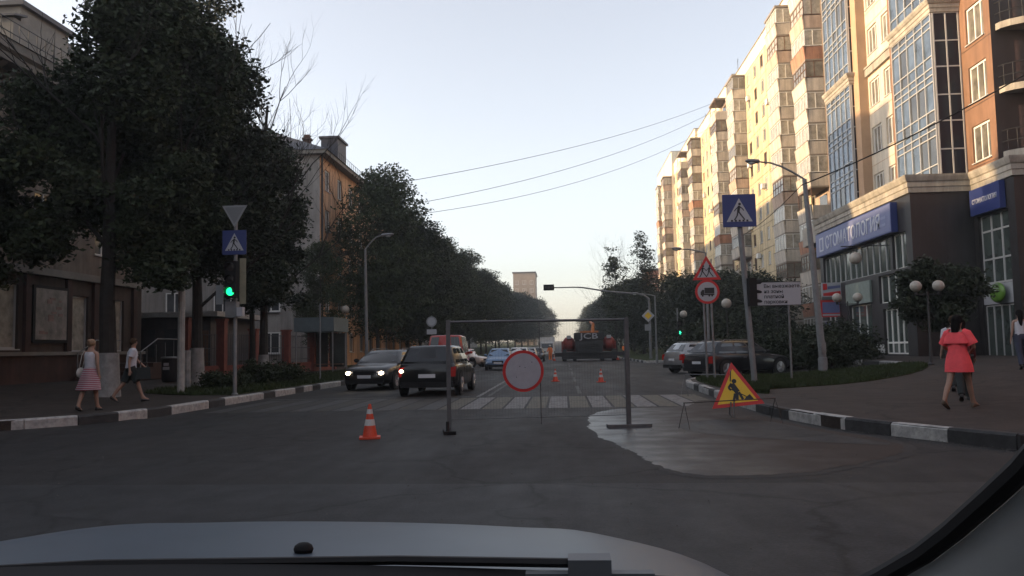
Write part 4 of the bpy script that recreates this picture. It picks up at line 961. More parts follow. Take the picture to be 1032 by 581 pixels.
def street_lamp(label, x, y, h, arm, az, lean=(0, 0), r=.11, armrise=.5, head=.75, color='polegrey'):
    t = thing('street_lamp', label, 'street lamp', (x, y, ground(x, y)))
    g = G(); g.tube([(0, 0, -.1), (0, 0, .7), (0, 0, .72), (lean[0], lean[1], h)], [r * 1.25, r * 1.2, r, r * .6], 12); part('pole', g, color, t)
    g = G(); g.box((-.09, -r * 1.3 - .02, .9), (.09, -r * .9, 1.3)); part('service_hatch', g, 'galv', t)
    ax, ay = math.cos(az), math.sin(az)
    p0 = Vector((lean[0], lean[1], h)); pts = [p0 + Vector((ax * arm * s, ay * arm * s, armrise * math.sin(s * 1.5708))) for s in (0, .25, .5, .75, 1)]
    g = G(); g.tube([p0 - Vector((0, 0, .5))] + pts, [.045, .045, .042, .04, .035, .03], 8); part('arm', g, color, t)
    e = pts[-1]; g = G()
    rings = []
    for s, wv, hh in ((0, .05, .05), (.12, .10, .08), (.45, .13, .09), (.8, .12, .08), (1, .04, .03)):
        c = e + Vector((ax, ay, .06)) * (s * head) + Vector((0, 0, .02))
        rings.append([c + Vector((-ay, ax, 0)) * (wv * math.cos(q)) + Vector((0, 0, 1)) * (hh * math.sin(q)) for q in [2 * math.pi * k / 10 for k in range(10)]])
    g.loft(rings); ho = part('lamp_head', g, 'galv', t)
    g = G(); c = e + Vector((ax, ay, .06)) * (.55 * head); g.ell((c.x, c.y, c.z - .05), (.16 if abs(ax) > .5 else .1, .1 if abs(ax) > .5 else .16, .07), 12, 8); part('lamp_glass', g, 'lampglass', ho)
    return t
street_lamp('tall grey street lamp with long arm reaching left over the grass plot', 10.0, 32.6, 7.7, 1.7, R(180), (-.38, 0), r=.145, armrise=.75, head=.55)
street_lamp('slender street lamp beyond the black sport utility cars on the left pavement', -10.8, 45, 6.9, .9, 0, (-.05, 0), r=.10, armrise=.75, head=.7)
street_lamp('lower street lamp with its lit-side head left of the triangular children sign', 8.2, 47, 6.6, 1.35, R(180), (0, 0), r=.09, armrise=.25, head=.55)
street_lamp('far street lamp by the avenue trees, small against the apartment block foot', 7.4, 66, 5.4, 1.3, R(180), (0, 0), r=.08, armrise=.2, head=.5)
def globe_lamp(label, x, y, h, d, n=2, r=.2, group=None, color='darkmetal'):
    t = thing('globe_lamp', label, 'lamp', (x, y, ground(x, y)), 0, group)
    g = G(); g.lathe([(.1, -.05), (.1, .05), (.06, .1), (.05, .6), (.04, .65), (.033, h)], n=10); part('pole', g, color, t)
    if n == 2:
        g = G(); g.tube([(-d / 2, 0, h - .12), (d / 2, 0, h - .12)], .022, 6)
        for s in (-1, 1): g.tube([(s * d / 2, 0, h - .14), (s * d / 2, 0, h + .02)], [.05, .07], 8)
        part('crossbar', g, color, t)
        for s in (-1, 1): q = G(); q.ell((s * d / 2, 0, h + r * .85), (r, r, r), 20, 14); part('globe', q, 'globe', t)
    else:
        q = G(); q.ell((0, 0, h + r * .85), (r, r, r), 20, 14); part('globe', q, 'globe', t)
    return t
globe_lamp('twin globe lamp on a dark post in front of the granite corner tree', 12.95, 30, 2.62, .78, r=.2)
globe_lamp('twin globe lamp in front of the red and blue shop banner', 13.55, 40, 2.75, .96, r=.22)
globe_lamp('twin globe lamp peeping over the shrubs below the white notice sign', 14.1, 55, 3.4, .95, r=.25)
globe_lamp('single globe lamp above the shrubs just right of the no lorries sign', 8.9, 45.2, 3.35, 0, 1, r=.27)
globe_lamp('single globe lamp far behind the parked cars by the green signal', 8.8, 60.5, 3.4, 0, 1, r=.27)
globe_lamp('single globe lamp on the left pavement beside the bus shelter', -15.6, 58.5, 3.9, 0, 1, r=.3, color='polegrey')
t = thing('globe_lantern', 'pale globe lantern hanging from a short dark bracket under the long blue sign', 'lamp', (14.9, 42.5, 5.65))
g = G(); g.tube([(-.7, 0, .62), (1.7, 0, .62)], .03, 6); g.tube([(-.12, 0, .62), (-.12, 0, .34)], .02, 5); g.tube([(.12, 0, .62), (.12, 0, .34)], .02, 5); part('bracket', g, 'darkmetal', t)
q = G(); q.ell((0, 0, 0), (.31, .31, .31), 20, 14); part('globe', q, 'globe', t)

def post(name, label, cat, x, y, h, r, m='polegrey', top=(0, 0), group=None):
    t = thing(name, label, cat, (x, y, ground(x, y)), 0, group)
    g = G(); g.tube([(0, 0, -.1), (top[0], top[1], h)], [r, r * .9], 10); part('pole', g, m, t)
    g = G(); g.lathe([(r * 1.6, -.02), (r * 1.6, .03), (r * 1.1, .06)], n=12); part('base_plate', g, m, t); return t
# pictogram helpers: local x right, z up, layers toward -y
def walker(g, s, y0, y1, m, fl=1):
    P = lambda x, z: (x * s * fl, z * s)
    g.disc(P(.02, .36), .055 * s, y0, y1, m, 12)
    for a, b, wd in [((.0, .29), (-.04, .06), .10), ((0, .27), (-.13, .17), .04), ((-.13, .17), (-.19, .08), .035), ((.0, .27), (.12, .18), .04), ((.12, .18), (.17, .10), .035),
                     ((-.03, .07), (.07, -.08), .055), ((.07, -.08), (.20, -.26), .05), ((-.05, .07), (-.09, -.10), .055), ((-.09, -.10), (-.2, -.27), .05)]:
        g.stroke(P(*a), P(*b), wd * s, y0, y1, m)
def crossing_sign(t, z, size, at=(0, 0)):
    c = size / 2
    g = G(); g.box((at[0] - c, at[1] - .03, z), (at[0] + c, at[1] - .012, z + size)); s = part('crossing_sign', g, 'signblue', t)
    g = G(); g.prism([(at[0] - c * .78, z + size * .16), (at[0] + c * .78, z + size * .16), (at[0], z + size * .88)], at[1] - .034, at[1] - .0305); part('white_triangle', g, 'signwhite', s)
    g = G(); walker(g, size * .78, -.038, -.0345, 0)
    for k in (-2, -1, 0, 1, 2): g.box((k * size * .115 - size * .03, -.0385, -size * .255), (k * size * .115 + size * .03, -.0346, -size * .20))
    g.v = [(a + at[0], b + at[1], d + z + size * .42) for a, b, d in g.v]; g.v = [v for v in g.v]
    part('walking_figure', g, 'signblack', s); return s
def traffic_light(t, z, at, lit=None, w=.33, h=.98, face=0, back=None, nm='signal_head', board=None):
    cx, cy = at
    g = G(); R_ = Matrix.Rotation(R(face), 3, 'Z')
    def tr(g): g.v = [tuple(R_ @ Vector(v) + Vector((cx, cy, z))) for v in g.v]; return g
    g.box((-w / 2, -.12, 0), (w / 2, .12, h)); hd = part(nm, tr(g), 'blackpl', t)
    if board: g = G(); g.box((-board / 2, .125, -.12), (board / 2, .14, h + .12)); part('backboard', tr(g), mat('backboard_pale', (.30, .29, .22), .7, var=.15), hd)
    for k in range(3):
        zz = h * (k + .5) / 3; g = G(); n = 18
        g.loft([[(rr * math.cos(2 * math.pi * i / n), yy, zz + rr * math.sin(2 * math.pi * i / n)) for i in range(n)] for rr, yy in ((w * .36, -.121), (w * .33, -.135), (w * .2, -.15), (.005, -.155))][::-1])
        part('lens', tr(g), {'g': 'green_on', 'f': 'green_dim'}.get(lit if k == 0 else None, 'lens_off'), hd)
        g = G(); arc = [R(a) for a in range(-20, 201, 20)]
        g.loft([[(w * .38 * math.cos(a), yy, zz + w * .38 * math.sin(a)) for a in arc] for yy in (-.12, -.30)], 0, False, True, False); part('visor', tr(g), 'blackpl', hd)
    return hd
# left traffic-light post
t = post('traffic_light', 'traffic light showing green under a blue crossing sign on the left kerb', 'traffic light', -9.85, 24.3, 5.75, .06, 'galv')
g = G(); g.prism([(-.39, 5.72), (0, 5.05), (.39, 5.72)], -.10, -.08); gs = part('give_way_sign', g, 'signgrey', t)
g = G(); g.prism([(-.30, 5.665), (0, 5.15), (.30, 5.665)], -.106, -.1005); part('centre', g, mat('sign_dull', (.16, .17, .18), .5), gs)
crossing_sign(t, 4.22, .74, (0, -.07))
traffic_light(t, 2.9, (-.02, -.22), 'g', .34, 1.1, 0, board=None)
g = G(); g.box((.17, -.1, 2.72), (.36, -.08, 4.1)); part('side_backboard', g, mat('backboard_khaki', (.24, .22, .15), .7, var=.2), t)
g = G(); g.box((-.56, -.1, 2.72), (-.34, -.08, 3.3)); part('side_backboard', g, 'signgrey', t)
g = G(); g.box((.12, -.2, 2.35), (.3, -.02, 2.62)); part('push_button_box', g, 'signwhite', t)
g = G(); g.box((-.26, -.13, 2.32), (.08, .13, 2.8)); part('control_box', g, 'polegrey', t)
t = post('concrete_post', 'plain grey concrete post on the left pavement behind the walkers', 'post', -11.8, 24.9, 6.3, .11, 'concrete')
for (x, y, lb) in [(-12.9, 27.6, 'short pale tree stump post, lime-washed, right of the concrete post')]:
    t = post('short_post', lb, 'post', x, y, 1.35, .16, 'limewash')
# right pedestrian crossing pole with notice board and dark signal seen from behind
t = post('sign_pole', 'tall grey pole carrying the big blue crossing sign and a white notice', 'sign post', 5.85, 25.8, 5.1, .09, 'polegrey', top=(-.28, 0))
g = G(); g.v = []; crossing_sign(t, 4.84, 1.02, (-.3, -.12))
hd = traffic_light(t, 2.38, (-.02, -.10), None, .3, .86, 100)
g = G(); g.box((.14, -.16, 2.40), (1.45, -.13, 3.1)); nb = part('notice_board', g, 'signwhite', t)
g = G(); g.box((.135, -.17, 2.385), (1.455, -.165, 2.40)); g.box((.135, -.17, 3.1), (1.455, -.165, 3.115)); part('board_edge', g, 'signblack', nb)
for k, s in enumerate(['Вы выезжаете', 'из зоны', 'платной', 'парковки']):
    text('lettering', s, .155, 'signblack', nb, (.34, -.164, 2.93 - .16 * k), (R(90), 0, 0), .002, sx=1.0)
# children and no-lorries signs on twin posts
t = thing('road_signs', 'red triangular children sign above a round no lorries sign on twin thin posts', 'road sign', (5.15, 29.5, ground(5.15, 29.5)))
for x in (-.10, .16):
    g = G(); g.tube([(x, 0, -.1), (x - .04, 0, 2.9 if x < 0 else 3.7)], .04, 8); part('post', g, 'galv', t)
def tri(t, cx, z, s, m1, m2, pic, y=-.05, bw=.14):
    g = G(); h = s * .866; g.prism([(cx - s / 2, z), (cx + s / 2, z), (cx, z + h)], y, y + .02); o = part('triangle_sign', g, m1, t)
    k = 1 - bw * 2.2; cz = z + h / 3
    g = G(); g.prism([(cx - s / 2 * k, cz - h / 3 * k), (cx + s / 2 * k, cz - h / 3 * k), (cx, cz + h * 2 / 3 * k)], y - .004, y - .0005); part('field', g, m2, o)
    g = G(); pic(g, cx, cz, s, y - .008, y - .0045); part('pictogram', g, 'signblack', o); return o
def kids(g, cx, cz, s, a, b):
    for dx, f in ((-.13, 1), (.1, 1)):
        q = G(); walker(q, s * .62, a, b, 0, f); q.v = [(x + cx + dx * s, y, z + cz - .02 * s) for x, y, z in q.v]; g.add(q.v, q.f)
tri(t, 0, 3.52, 1.0, 'signred', 'signwhite', kids)
g = G(); g.disc((0, 3.10), .43, -.05, -.03); o = part('round_sign', g, 'signred', t)
g = G(); g.disc((0, 3.10), .345, -.055, -.0505); part('field', g, 'signwhite', o)
g = G(); g.box((-.1, -.06, 3.04), (.24, -.0555, 3.24)); g.prism([(-.24, 2.98), (-.11, 2.98), (-.11, 3.17), (-.18, 3.17), (-.24, 3.09)], -.06, -.0555); g.box((-.11, -.06, 2.98), (.24, -.0555, 3.03))
for x in (-.17, .06, .16): g.disc((x, 2.96), .035, -.0605, -.0556, 0, 10)
part('pictogram', g, 'signblack', o)
t = post('thin_post', 'thin pale metal post standing alone on the grass before the shrubs', 'post', 7.45, 27.6, 2.6, .035, 'galv')
# mast arm
t = thing('mast_arm_signal', 'grey mast arm curving left over the road with a horizontal signal head', 'traffic light', (8.2, 78, gz(8.2, 78) + .1))
g = G(); g.tube([(0, 0, 0), (0, 0, 3), (0, 0, 5.3), (-.05, 0, 5.75), (-.5, 0, 6.1), (-1.3, 0, 6.25), (-4, 0, 6.55), (-6.2, 0, 6.95), (-7.0, 0, 7.0), (-8.9, 0, 7.0)], [.14, .12, .11, .11, .10, .10, .08, .07, .06, .06], 10); part('mast', g, 'polegrey', t)
g = G(); g.box((-9.9, -.2, 6.75), (-8.9, .1, 7.3)); hh = part('signal_head', g, 'blackpl', t)
for k in range(3): g = G(); g.disc((-9.72 + .32 * k, 7.02), .12, -.215, -.201); part('lens', g, 'lens_off', hh)
g = G(); g.prism([(-.75, 4.15), (-.15, 3.55), (.45, 4.15), (-.15, 4.75)], -.16, -.14); o = part('priority_sign', g, 'signwhite', t)
g = G(); g.prism([(-.5, 4.15), (-.15, 3.8), (.2, 4.15), (-.15, 4.5)], -.17, -.161); part('field', g, 'signyellow', o)
g = G(); g.box((-.5, -.16, 2.75), (.1, -.14, 3.35)); part('plate', g, 'signgrey', t)
# far right signal with green
t = post('traffic_light', 'small distant traffic light showing green between the mast arm and parked cars', 'traffic light', 7.6, 55, 3.9, .05, 'polegrey')
traffic_light(t, 2.1, (.1, -.2), 'f', .3, .9, 0)
# round sign with plate on the left
t = post('road_signs', 'small round white sign with a plate below, behind the black car roof', 'road sign', -9.25, 58, 3.9, .04, 'galv')
g = G(); g.disc((0, 3.45), .37, -.06, -.045); part('round_sign', g, 'signgrey', t); g = G(); g.disc((0, 3.45), .27, -.066, -.0605); part('field', g, 'signwhite', t)
g = G(); g.box((-.35, -.06, 2.55), (.35, -.045, 2.9)); part('plate', g, 'signwhite', t)
# bus shelter on the left
t = thing('bus_shelter', 'bus shelter with blue-grey roof panel behind thin posts on the left', 'bus shelter', (-14.0, 47.5, ground(-14, 47.5)))
g = G(); g.box((-1.2, -1.6, 2.35), (1.1, 1.6, 3.15)); part('roof_panel', g, mat('shelter_blue_grey', (.09, .12, .13), .6, var=.15), t)
for x in (-1.1, 1.0):
    for y in (-1.5, 1.5): g = G(); g.tube([(x, y, 0), (x, y, 2.35)], .04, 8); part('post', g, 'galv', t)
for k, x in enumerate((-.7, .35)): q = G(); q.box((x - .35, 1.5, .3), (x + .55, 1.53, 2.3)); part('glass_panel', q, 'glass_shop', t)
g = G(); g.box((-.9, .9, .42), (.9, 1.3, .48)); part('bench', g, 'brown_frame', t)
post('thin_post', 'thin grey post at the kerb left of the bus shelter', 'post', -10.5, 35.2, 3.35, .035, 'polegrey')
# red fence with posts along the left
t = thing('red_fence', 'fence of red brick posts and low red wall with dark grid panels on the left', 'fence', (-15.5, 40, ground(-15.5, 40)))
fp = [(-2.4 + .2, -2.2), (-2.2 + .9, -.2), (-.6, 2.2), (.1, 5.2), (.5, 8.6), (.8, 12)]
for i, (x, y) in enumerate(fp):
    g = G(); g.box((x - .2, y - .2, 0), (x + .2, y + .2, 2.75 if i < 2 else 2.3)); g.box((x - .25, y - .25, 2.75 if i < 2 else 2.3), (x + .25, y + .25, 2.85 if i < 2 else 2.4)); part('fence_post', g, 'railred', t)
for i, (a, b) in enumerate(zip(fp, fp[1:])):
    d = Vector((b[0] - a[0], b[1] - a[1])).normalized(); n = Vector((-d.y, d.x)) * .1; h = .55
    p = Vector(a) + d * .3; q = Vector(b) - d * .3
    g = G(); g.hexa([(p.x - n.x, p.y - n.y, 0), (q.x - n.x, q.y - n.y, 0), (q.x + n.x, q.y + n.y, 0), (p.x + n.x, p.y + n.y, 0), (p.x - n.x, p.y - n.y, h), (q.x - n.x, q.y - n.y, h), (q.x + n.x, q.y + n.y, h), (p.x + n.x, p.y + n.y, h)]); part('low_wall', g, 'railred', t)
    g = G(); L_ = (q - p).length; k = int(L_ / .16)
    for j in range(k + 1): c = p.lerp(q, j / k); g.tube([(c.x, c.y, h), (c.x, c.y, 2.1)], .012, 4)
    for z in (.75, 1.4, 2.05): g.tube([(p.x, p.y, z), (q.x, q.y, z)], .016, 4)
    part('grid_panel', g, 'darkmetal', t)
# dark kiosk behind the fence with stairs and rail
t = thing('kiosk', 'dark low kiosk with flat canopy behind the red fence posts', 'kiosk', (-20.5, 44, ground(-20.5, 44)))
part('wall', G().box((-2.6, -3, 0), (2.6, 3, 2.9)), mat('kiosk_wall', (.06, .055, .055), .8, var=.3), t); part('canopy', G().box((-3.0, -3.6, 2.9), (3.2, 3.3, 3.15)), 'concrete', t)
for x in (-1.6, .2): part('window', G().box((x, -3.03, .9), (x + 1.3, -3.003, 2.3)), 'glass_flat', t)
part('door', G().box((1.7, -3.04, .05), (2.5, -3.003, 2.2)), 'brown_frame', t)
t = thing('entrance_steps', 'low reddish entrance steps with a thin rail beside the big tree', 'steps', (-18.8, 34.6, ground(-18.8, 34.6)))
for k in range(4): part('step', G().box((-1.4, -1.5 + .35 * k, .17 * k), (1.4, 2, .17 * (k + 1))), 'plinth', t)
g = G()
for s in (-1.35, 1.35):
    g.tube([(s, -1.4, .17), (s, -1.4, 1.15), (s, 0, 1.7), (s, 1.9, 1.7)], .025, 6)
    for k in range(4): g.tube([(s, -.9 + .8 * k, .3), (s, -.9 + .8 * k, 1.35 + .1 * k)], .015, 5)
part('handrail', g, 'galv', t)
t = thing('litter_bin', 'dark rounded bin with a white mark standing by the red fence post', 'litter bin', (-15.9, 32.6, ground(-15.9, 32.6)))
part('body', G().lathe([(.28, 0), (.32, .1), (.33, .85), (.3, .95)], n=16), 'blackpl', t); part('rim', G().lathe([(.34, .95), (.36, .98), (.34, 1.02), (.2, 1.03)], n=16), 'galv', t)
g = G(); g.box((-.13, -.36, .5), (.13, -.335, .62)); g.box((-.1, -.36, .66), (.1, -.335, .78)); part('mark', g, 'signwhite', t)

# ------------------------------------------------------------------ roadworks barrier and signs
t = thing('fence_barrier', 'galvanised mesh fence panel standing across the right half of the road', 'barrier', (-.42, 14.3, 0), 10)
for x, hh in ((-1.56, 1.92), (1.56, 1.92)):
    g = G(); g.box((x - .036, -.036, .06), (x + .036, .036, hh)); part('end_post', g, 'barrier', t)
g = G(); g.tube([(-1.56, 0, 1.88), (1.56, 0, 1.88)], .022, 8); part('top_rail', g, 'barrier', t)
g = G(); g.tube([(.02, 0, .1), (.02, 0, 1.88)], .009, 6); part('middle_post', g, 'barrier', t)
g = G(); g.tube([(-1.52, 0, .22), (1.52, 0, .22)], .006, 6); part('bottom_rail', g, 'barrier', t)
g = G()
for k in range(61):
    x = -1.5 + .05 * k; g.tube([(x, -.012, .22), (x, -.012, 1.86)], .0009, 3, 0, False)
for k in range(9): g.tube([(-1.52, -.016, .3 + .19 * k), (1.52, -.016, .3 + .19 * k)], .0010, 3, 0, False)
tag(part('mesh_infill', g, 'barrier', t), kind='stuff')
g = G(); g.box((1.18, -.09, .0), (1.95, .09, .06)); part('foot', g, 'barrier', t)
g = G(); g.box((-1.66, -.34, 0), (-1.46, .34, .055)); part('foot', g, 'blackpl', t)
g = G(); g.tube([(-1.6, -.28, .05), (-1.6, -.28, .22)], .03, 6); part('foot_bolt', g, 'darkmetal', t)
t = thing('no_vehicles_sign', 'round white no vehicles sign with red rim hung on the mesh barrier', 'road sign', (-.69, 14.18, 1.02), 10)
part('rim', G().disc((0, 0), .355, -.02, -.002, 0, 40), 'signred', t)
part('face', G().disc((0, 0), .305, -.026, -.0205, 0, 40), mat('sign_face_dusty', (.36, .36, .40), .5, var=.08, vscale=9), t)
g = G()
for (x, z) in ((-.06, .08), (.03, .06), (-.12, -.1), (.15, .15)): g.disc((x, z), .008, -.029, -.0265, 0, 8)
part('rivet', g, 'signblack', t)
t = thing('roadworks_sign', 'yellow triangular roadworks sign with red border leaning on a low stand by the kerb', 'road sign', (3.38, 16.3, .0), -4)
o = G()
def digger(g, cx, cz, s, a, b):
    P = lambda x, z: (cx + x * s, cz + z * s)
    g.disc(P(-.005, .2), .045 * s, a, b, 0, 12)
    for p, q, wd in [((-.06, .15), (.03, -.02), .10), ((-.06, .16), (-.13, .08), .045), ((-.13, .08), (-.09, .03), .035), ((.02, -.02), (.0, -.17), .055), ((.05, -.02), (.11, -.17), .05), ((-.02, -.04), (-.07, -.19), .05), ((-.1, .06), (.18, -.12), .018)]:
        g.stroke(P(*p), P(*q), wd * s, a, b)
    g.prism([P(.12, -.19), P(.32, -.19), P(.25, -.08), P(.22, -.1), P(.17, -.13)], a, b)
so_ = tri(t, 0, .20, 1.0, 'signred', 'signyellow', digger, y=-.05, bw=.105)
so_.rotation_euler = (R(-12), R(-5.5), 0); so_.location = (0, 0, .01)
for c in so_.children: pass
g = G()
for x in (-.16, -.10): g.tube([(x, 0, 0), (x, -.02, .3)], .014, 6)
part('stand_leg', g, 'galv', t)
g = G(); g.tube([(-.14, .0, .9), (-.14, .42, .02)], .012, 6); part('back_leg', g, 'galv', t)
# low tubular hurdles round the hole
def hurdle(label, p0, p1, h, m, lower=.0):
    t = thing('hurdle', label, 'barrier', (p0[0], p0[1], 0))
    d = Vector((p1[0] - p0[0], p1[1] - p0[1], 0)); n = Vector((-d.y, d.x, 0)).normalized() * .16
    part('rail', G().tube([(0, 0, h), tuple(d + Vector((0, 0, h)))], .010, 6), m, t)
    for s in (0, 1):
        for k in (-1, 1):
            b = d * s + n * k; a = d * (s * .985 + .007)
            part('leg', G().tube([tuple(a + Vector((0, 0, h))), tuple(b)],   .006, 6), m, t)
    return t
hurdle('low thin metal hurdle with splayed legs at the wet patch before the roadworks sign', (2.0, 14.1), (3.75, 15.0), .44, 'darkmetal')
hurdle('low thin metal hurdle at the kerb end beyond the roadworks sign', (3.3, 23.0), (4.35, 21.9), .62, 'galv')
def cone(label, x, y, s=1.0):
    t = thing('traffic_cone', label, 'traffic cone', (x, y, .004), 12)
    part('base', G().box((-.16 * s, -.16 * s, 0), (.16 * s, .16 * s, .03 * s)), 'conered', t)
    def fr_(a, b, m, nm): part(nm, G().lathe([(.115 - .095 * a, .03 + .5 * a), (.115 - .095 * b, .03 + .5 * b)] if True else [], n=20), m, t)
    S = lambda u: (.115 - .095 * u) * s
    for (a, b, m, nm, e) in [(0, .34, 'conered', 'cone_body', 0), (.34, .53, 'conewhite', 'white_band', .002), (.53, .70, 'conered', 'cone_body', 0), (.70, .84, 'conewhite', 'white_band', .002), (.84, 1.0, 'conered', 'cone_body', 0)]:
        part(nm, G().lathe([(S(a) + e, (.03 + .5 * a) * s), (S(b) + e, (.03 + .5 * b) * s)], n=20), m, t)
cone('nearest orange traffic cone with two white bands, left of the mesh barrier', -3.15, 13.3, 1.04)
cone('distant orange and white cone behind the right half of the mesh barrier', 1.5, 33.5, 1.0)
cone('distant dull red cone just right of the round no vehicles sign', -.35, 35.0, 1.0)
cone('small cone near the left worker by the construction machine', -1.0, 92, 1.3)
cone('small cone near the right worker by the construction machine', 6.0, 92, 1.3)

# overhead wires
def wire(label, a, b, sag, r, group=None):
    g = G(); n = 20; g.tube([(a[0] + (b[0] - a[0]) * i / n, a[1] + (b[1] - a[1]) * i / n, a[2] + (b[2] - a[2]) * i / n - sag * 4 * (i / n) * (1 - i / n)) for i in range(n + 1)], r, 4)
    o = put('overhead_cable', g.mesh('overhead_cable', 'blackpl')); tag(o, label, 'cable', group); return o
wire('topmost of three thin wires crossing the sky to the apartment block', (-10.7, 55, 12.9), (20.9, 104, 32.5), .9, .018)
wire('middle of three thin wires crossing the sky to the apartment block', (-10.7, 60, 12.3), (20.9, 106, 31.9), 1.3, .018)
wire('lowest of three thin wires crossing the sky to the apartment block', (-10.7, 66, 12.6), (20.9, 109, 30.6), 1.6, .018)
wire('dark cable sagging across the glazed bays of the corner building', (17.0, 28, 11.0), (9.5, 32.6, 7.6), .25, .025)
wire('dark cable continuing left from the tall lamp to the apartment block', (9.5, 32.6, 7.6), (12.5, 60, 9.0), .3, .02)
# ------------------------------------------------------------------ cars
def paint(name, c, met=.3, rough=.3):
    m = mat(name, c, rough, met, .5, var=.12, vscale=2.5, c2=[v * 1.15 for v in c], obj=True)
    m.node_tree.nodes['Principled BSDF'].inputs['Coat Weight'].default_value = .4; return m
M['p_black'] = paint('paint_black', (.007, .007, .008)); M['p_brown'] = paint('paint_dark_brown', (.02, .018, .017)); M['p_blue'] = paint('paint_blue_silver', (.14, .22, .34))
M['p_white'] = paint('paint_white', (.55, .56, .57), 0); M['p_silver'] = paint('paint_silver', (.33, .34, .35), .6); M['p_cream'] = paint('paint_cream', (.42, .33, .27), .1); M['p_red'] = paint('paint_red', (.35, .02, .012), 0)
M['p_navy'] = paint('paint_dark_slate', (.015, .018, .022))
def car(name, label, cat, x, y, rz, L, W, H, pm, prof, gh, belt, facing=0, lights=None, rails=False, spare=False, group=None, z=None, wheel=.33, detail=True, tint='glass_car'):
    t = thing(name, label, cat, (x, y, gz(x, y) if z is None else z), rz, group); w2 = W / 2
    g = G(); rings = []
    for (yy, zt, zb, wf) in prof:
        w = w2 * wf; h = zt - zb
        half = [(0, zb), (.82 * w, zb), (.97 * w, zb + .08), (1.0 * w, zb + .30 * h), (1.0 * w, zb + .62 * h), (.965 * w, zb + .86 * h), (.88 * w, zt - .012), (.5 * w, zt + .012), (0, zt + .02)]
        rings.append([(a, yy, b) for a, b in half] + [(-a, yy, b) for a, b in half[-2:0:-1]])
    g.loft(rings, 0, True, True); part('body', g, pm, t, 50)
    # cabin
    r0, f0, r1, f1, wb, wr = gh
    def fp(ya, yb, w, z, c=.12): return [(-w, ya + c, z), (-w + c, ya, z), (0, ya - .02, z), (w - c, ya, z), (w, ya + c, z), (w, (ya + yb) / 2, z), (w, yb - c, z), (w - c, yb, z), (0, yb + .04, z), (-w + c, yb, z), (-w, yb - c, z), (-w, (ya + yb) / 2, z)]
    zr = H - .07
    g = G(); g.loft([fp(r0, f0, wb, belt - .05), fp(r0 * .6 + r1 * .4, f0 * .6 + f1 * .4, wb * .65 + wr * .35, belt + (zr - belt) * .4), fp(r1, f1, wr, zr), fp(r1 + .08, f1 - .1, wr - .06, H - .015), fp(r1 + .35, f1 - .35, wr - .3, H)], 0, True, True)
    cb = part('cabin', g, pm, t, 60)
    def glass(nm, A, B, C_, D, nrm, mt=tint):
        g = G(); o = Vector(nrm).normalized() * .012
        g.quad([Vector(p) + o for p in (A, B, C_, D)]); return part(nm, g, mt, t)
    zb_, zt_ = belt + .02, zr - .03
    def yl(a, b, z): return a + (b - a) * (z - belt + .05) / (zr - belt + .05)
    def wl(z): return wb + (wr - wb) * (z - belt + .05) / (zr - belt + .05)
    wa, wc = wl(zb_) - .1, wl(zt_) - .1
    glass('windscreen', (-wa, yl(f0, f1, zb_) + .015, zb_), (wa, yl(f0, f1, zb_) + .015, zb_), (wc, yl(f0, f1, zt_) + .02, zt_), (-wc, yl(f0, f1, zt_) + .02, zt_), (0, 1, .5))
    glass('rear_window', (-wa, yl(r0, r1, zb_) + .0, zb_ + .04), (wa, yl(r0, r1, zb_), zb_ + .04), (wc, yl(r0, r1, zt_), zt_), (-wc, yl(r0, r1, zt_), zt_), (0, -1, .4))
    for s in (-1, 1):
        for (a, b) in ((.06, .34), (.37, .64), (.67, .92)):
            pa = lambda u, z: (s * wl(z), yl(r0, r1, z) + (yl(f0, f1, z) - yl(r0, r1, z)) * u, z)
            glass('side_window', pa(a, zb_), pa(b, zb_), pa(b - .0, zt_), pa(a + .01, zt_), (s, 0, .3))
    # wheels
    yw = (prof[0][0] + .78, prof[-1][0] - .82)
    for s in (-1, 1):
        for yy in yw:
            g = G(); g.lathe([(.0, 0), (wheel + .055, 0), (wheel + .055, .05), (0, .05)] if s > 0 else [(0, -.05), (wheel + .055, -.05), (wheel + .055, 0), (0, 0)], (s * (w2 - .035), yy, wheel + .02), 22, 0, 'x'); part('wheel_arch', g, 'blackpl', t)
            g = G(); a = .2
            pr = [(wheel * .62, -a / 2), (wheel * .95, -a / 2), (wheel, -a / 2 + .03), (wheel, a / 2 - .03), (wheel * .95, a / 2), (wheel * .62, a / 2)]
            g.lathe(pr, (s * (w2 - .07), yy, wheel), 24, 0, 'x'); wh = part('wheel', g, 'tyre', t)
            g = G(); xo = s * (w2 - .07 + a / 2 + .004)
            for k in range(5):
                q = k * 2 * math.pi / 5; g.tube([(xo, yy, wheel), (xo, yy + wheel * .6 * math.cos(q), wheel + wheel * .6 * math.sin(q))], .035, 4)
            g.lathe([(wheel * .56, -.01), (wheel * .64, -.01), (wheel * .64, .012), (wheel * .56, .012)], (xo, yy, wheel), 20, 0, 'x'); part('rim', g, 'rim', wh)
    yf, yr = prof[-1][0], prof[0][0]; zf, zre = prof[-2][1], prof[1][1]
    for s in (-1, 1):
        g = G(); hx = s * w2 * .70; zz = zf - .16
        g.hexa([(hx - .17, yf - .2, zz - .06), (hx + .17, yf - .32, zz - .06), (hx + .17, yf - .14, zz - .06), (hx - .17, yf + .012, zz - .06), (hx - .17, yf - .2, zz + .08), (hx + .17, yf - .32, zz + .08), (hx + .17, yf - .17, zz + .08), (hx - .17, yf - .02, zz + .08)] if s > 0 else
               [(hx - .17, yf - .32, zz - .06), (hx + .17, yf - .2, zz - .06), (hx + .17, yf + .012, zz - .06), (hx - .17, yf - .14, zz - .06), (hx - .17, yf - .32, zz + .08), (hx + .17, yf - .2, zz + .08), (hx + .17, yf - .02, zz + .08), (hx - .17, yf - .17, zz + .08)])
        hl = part('headlight', g, 'head_off', t)
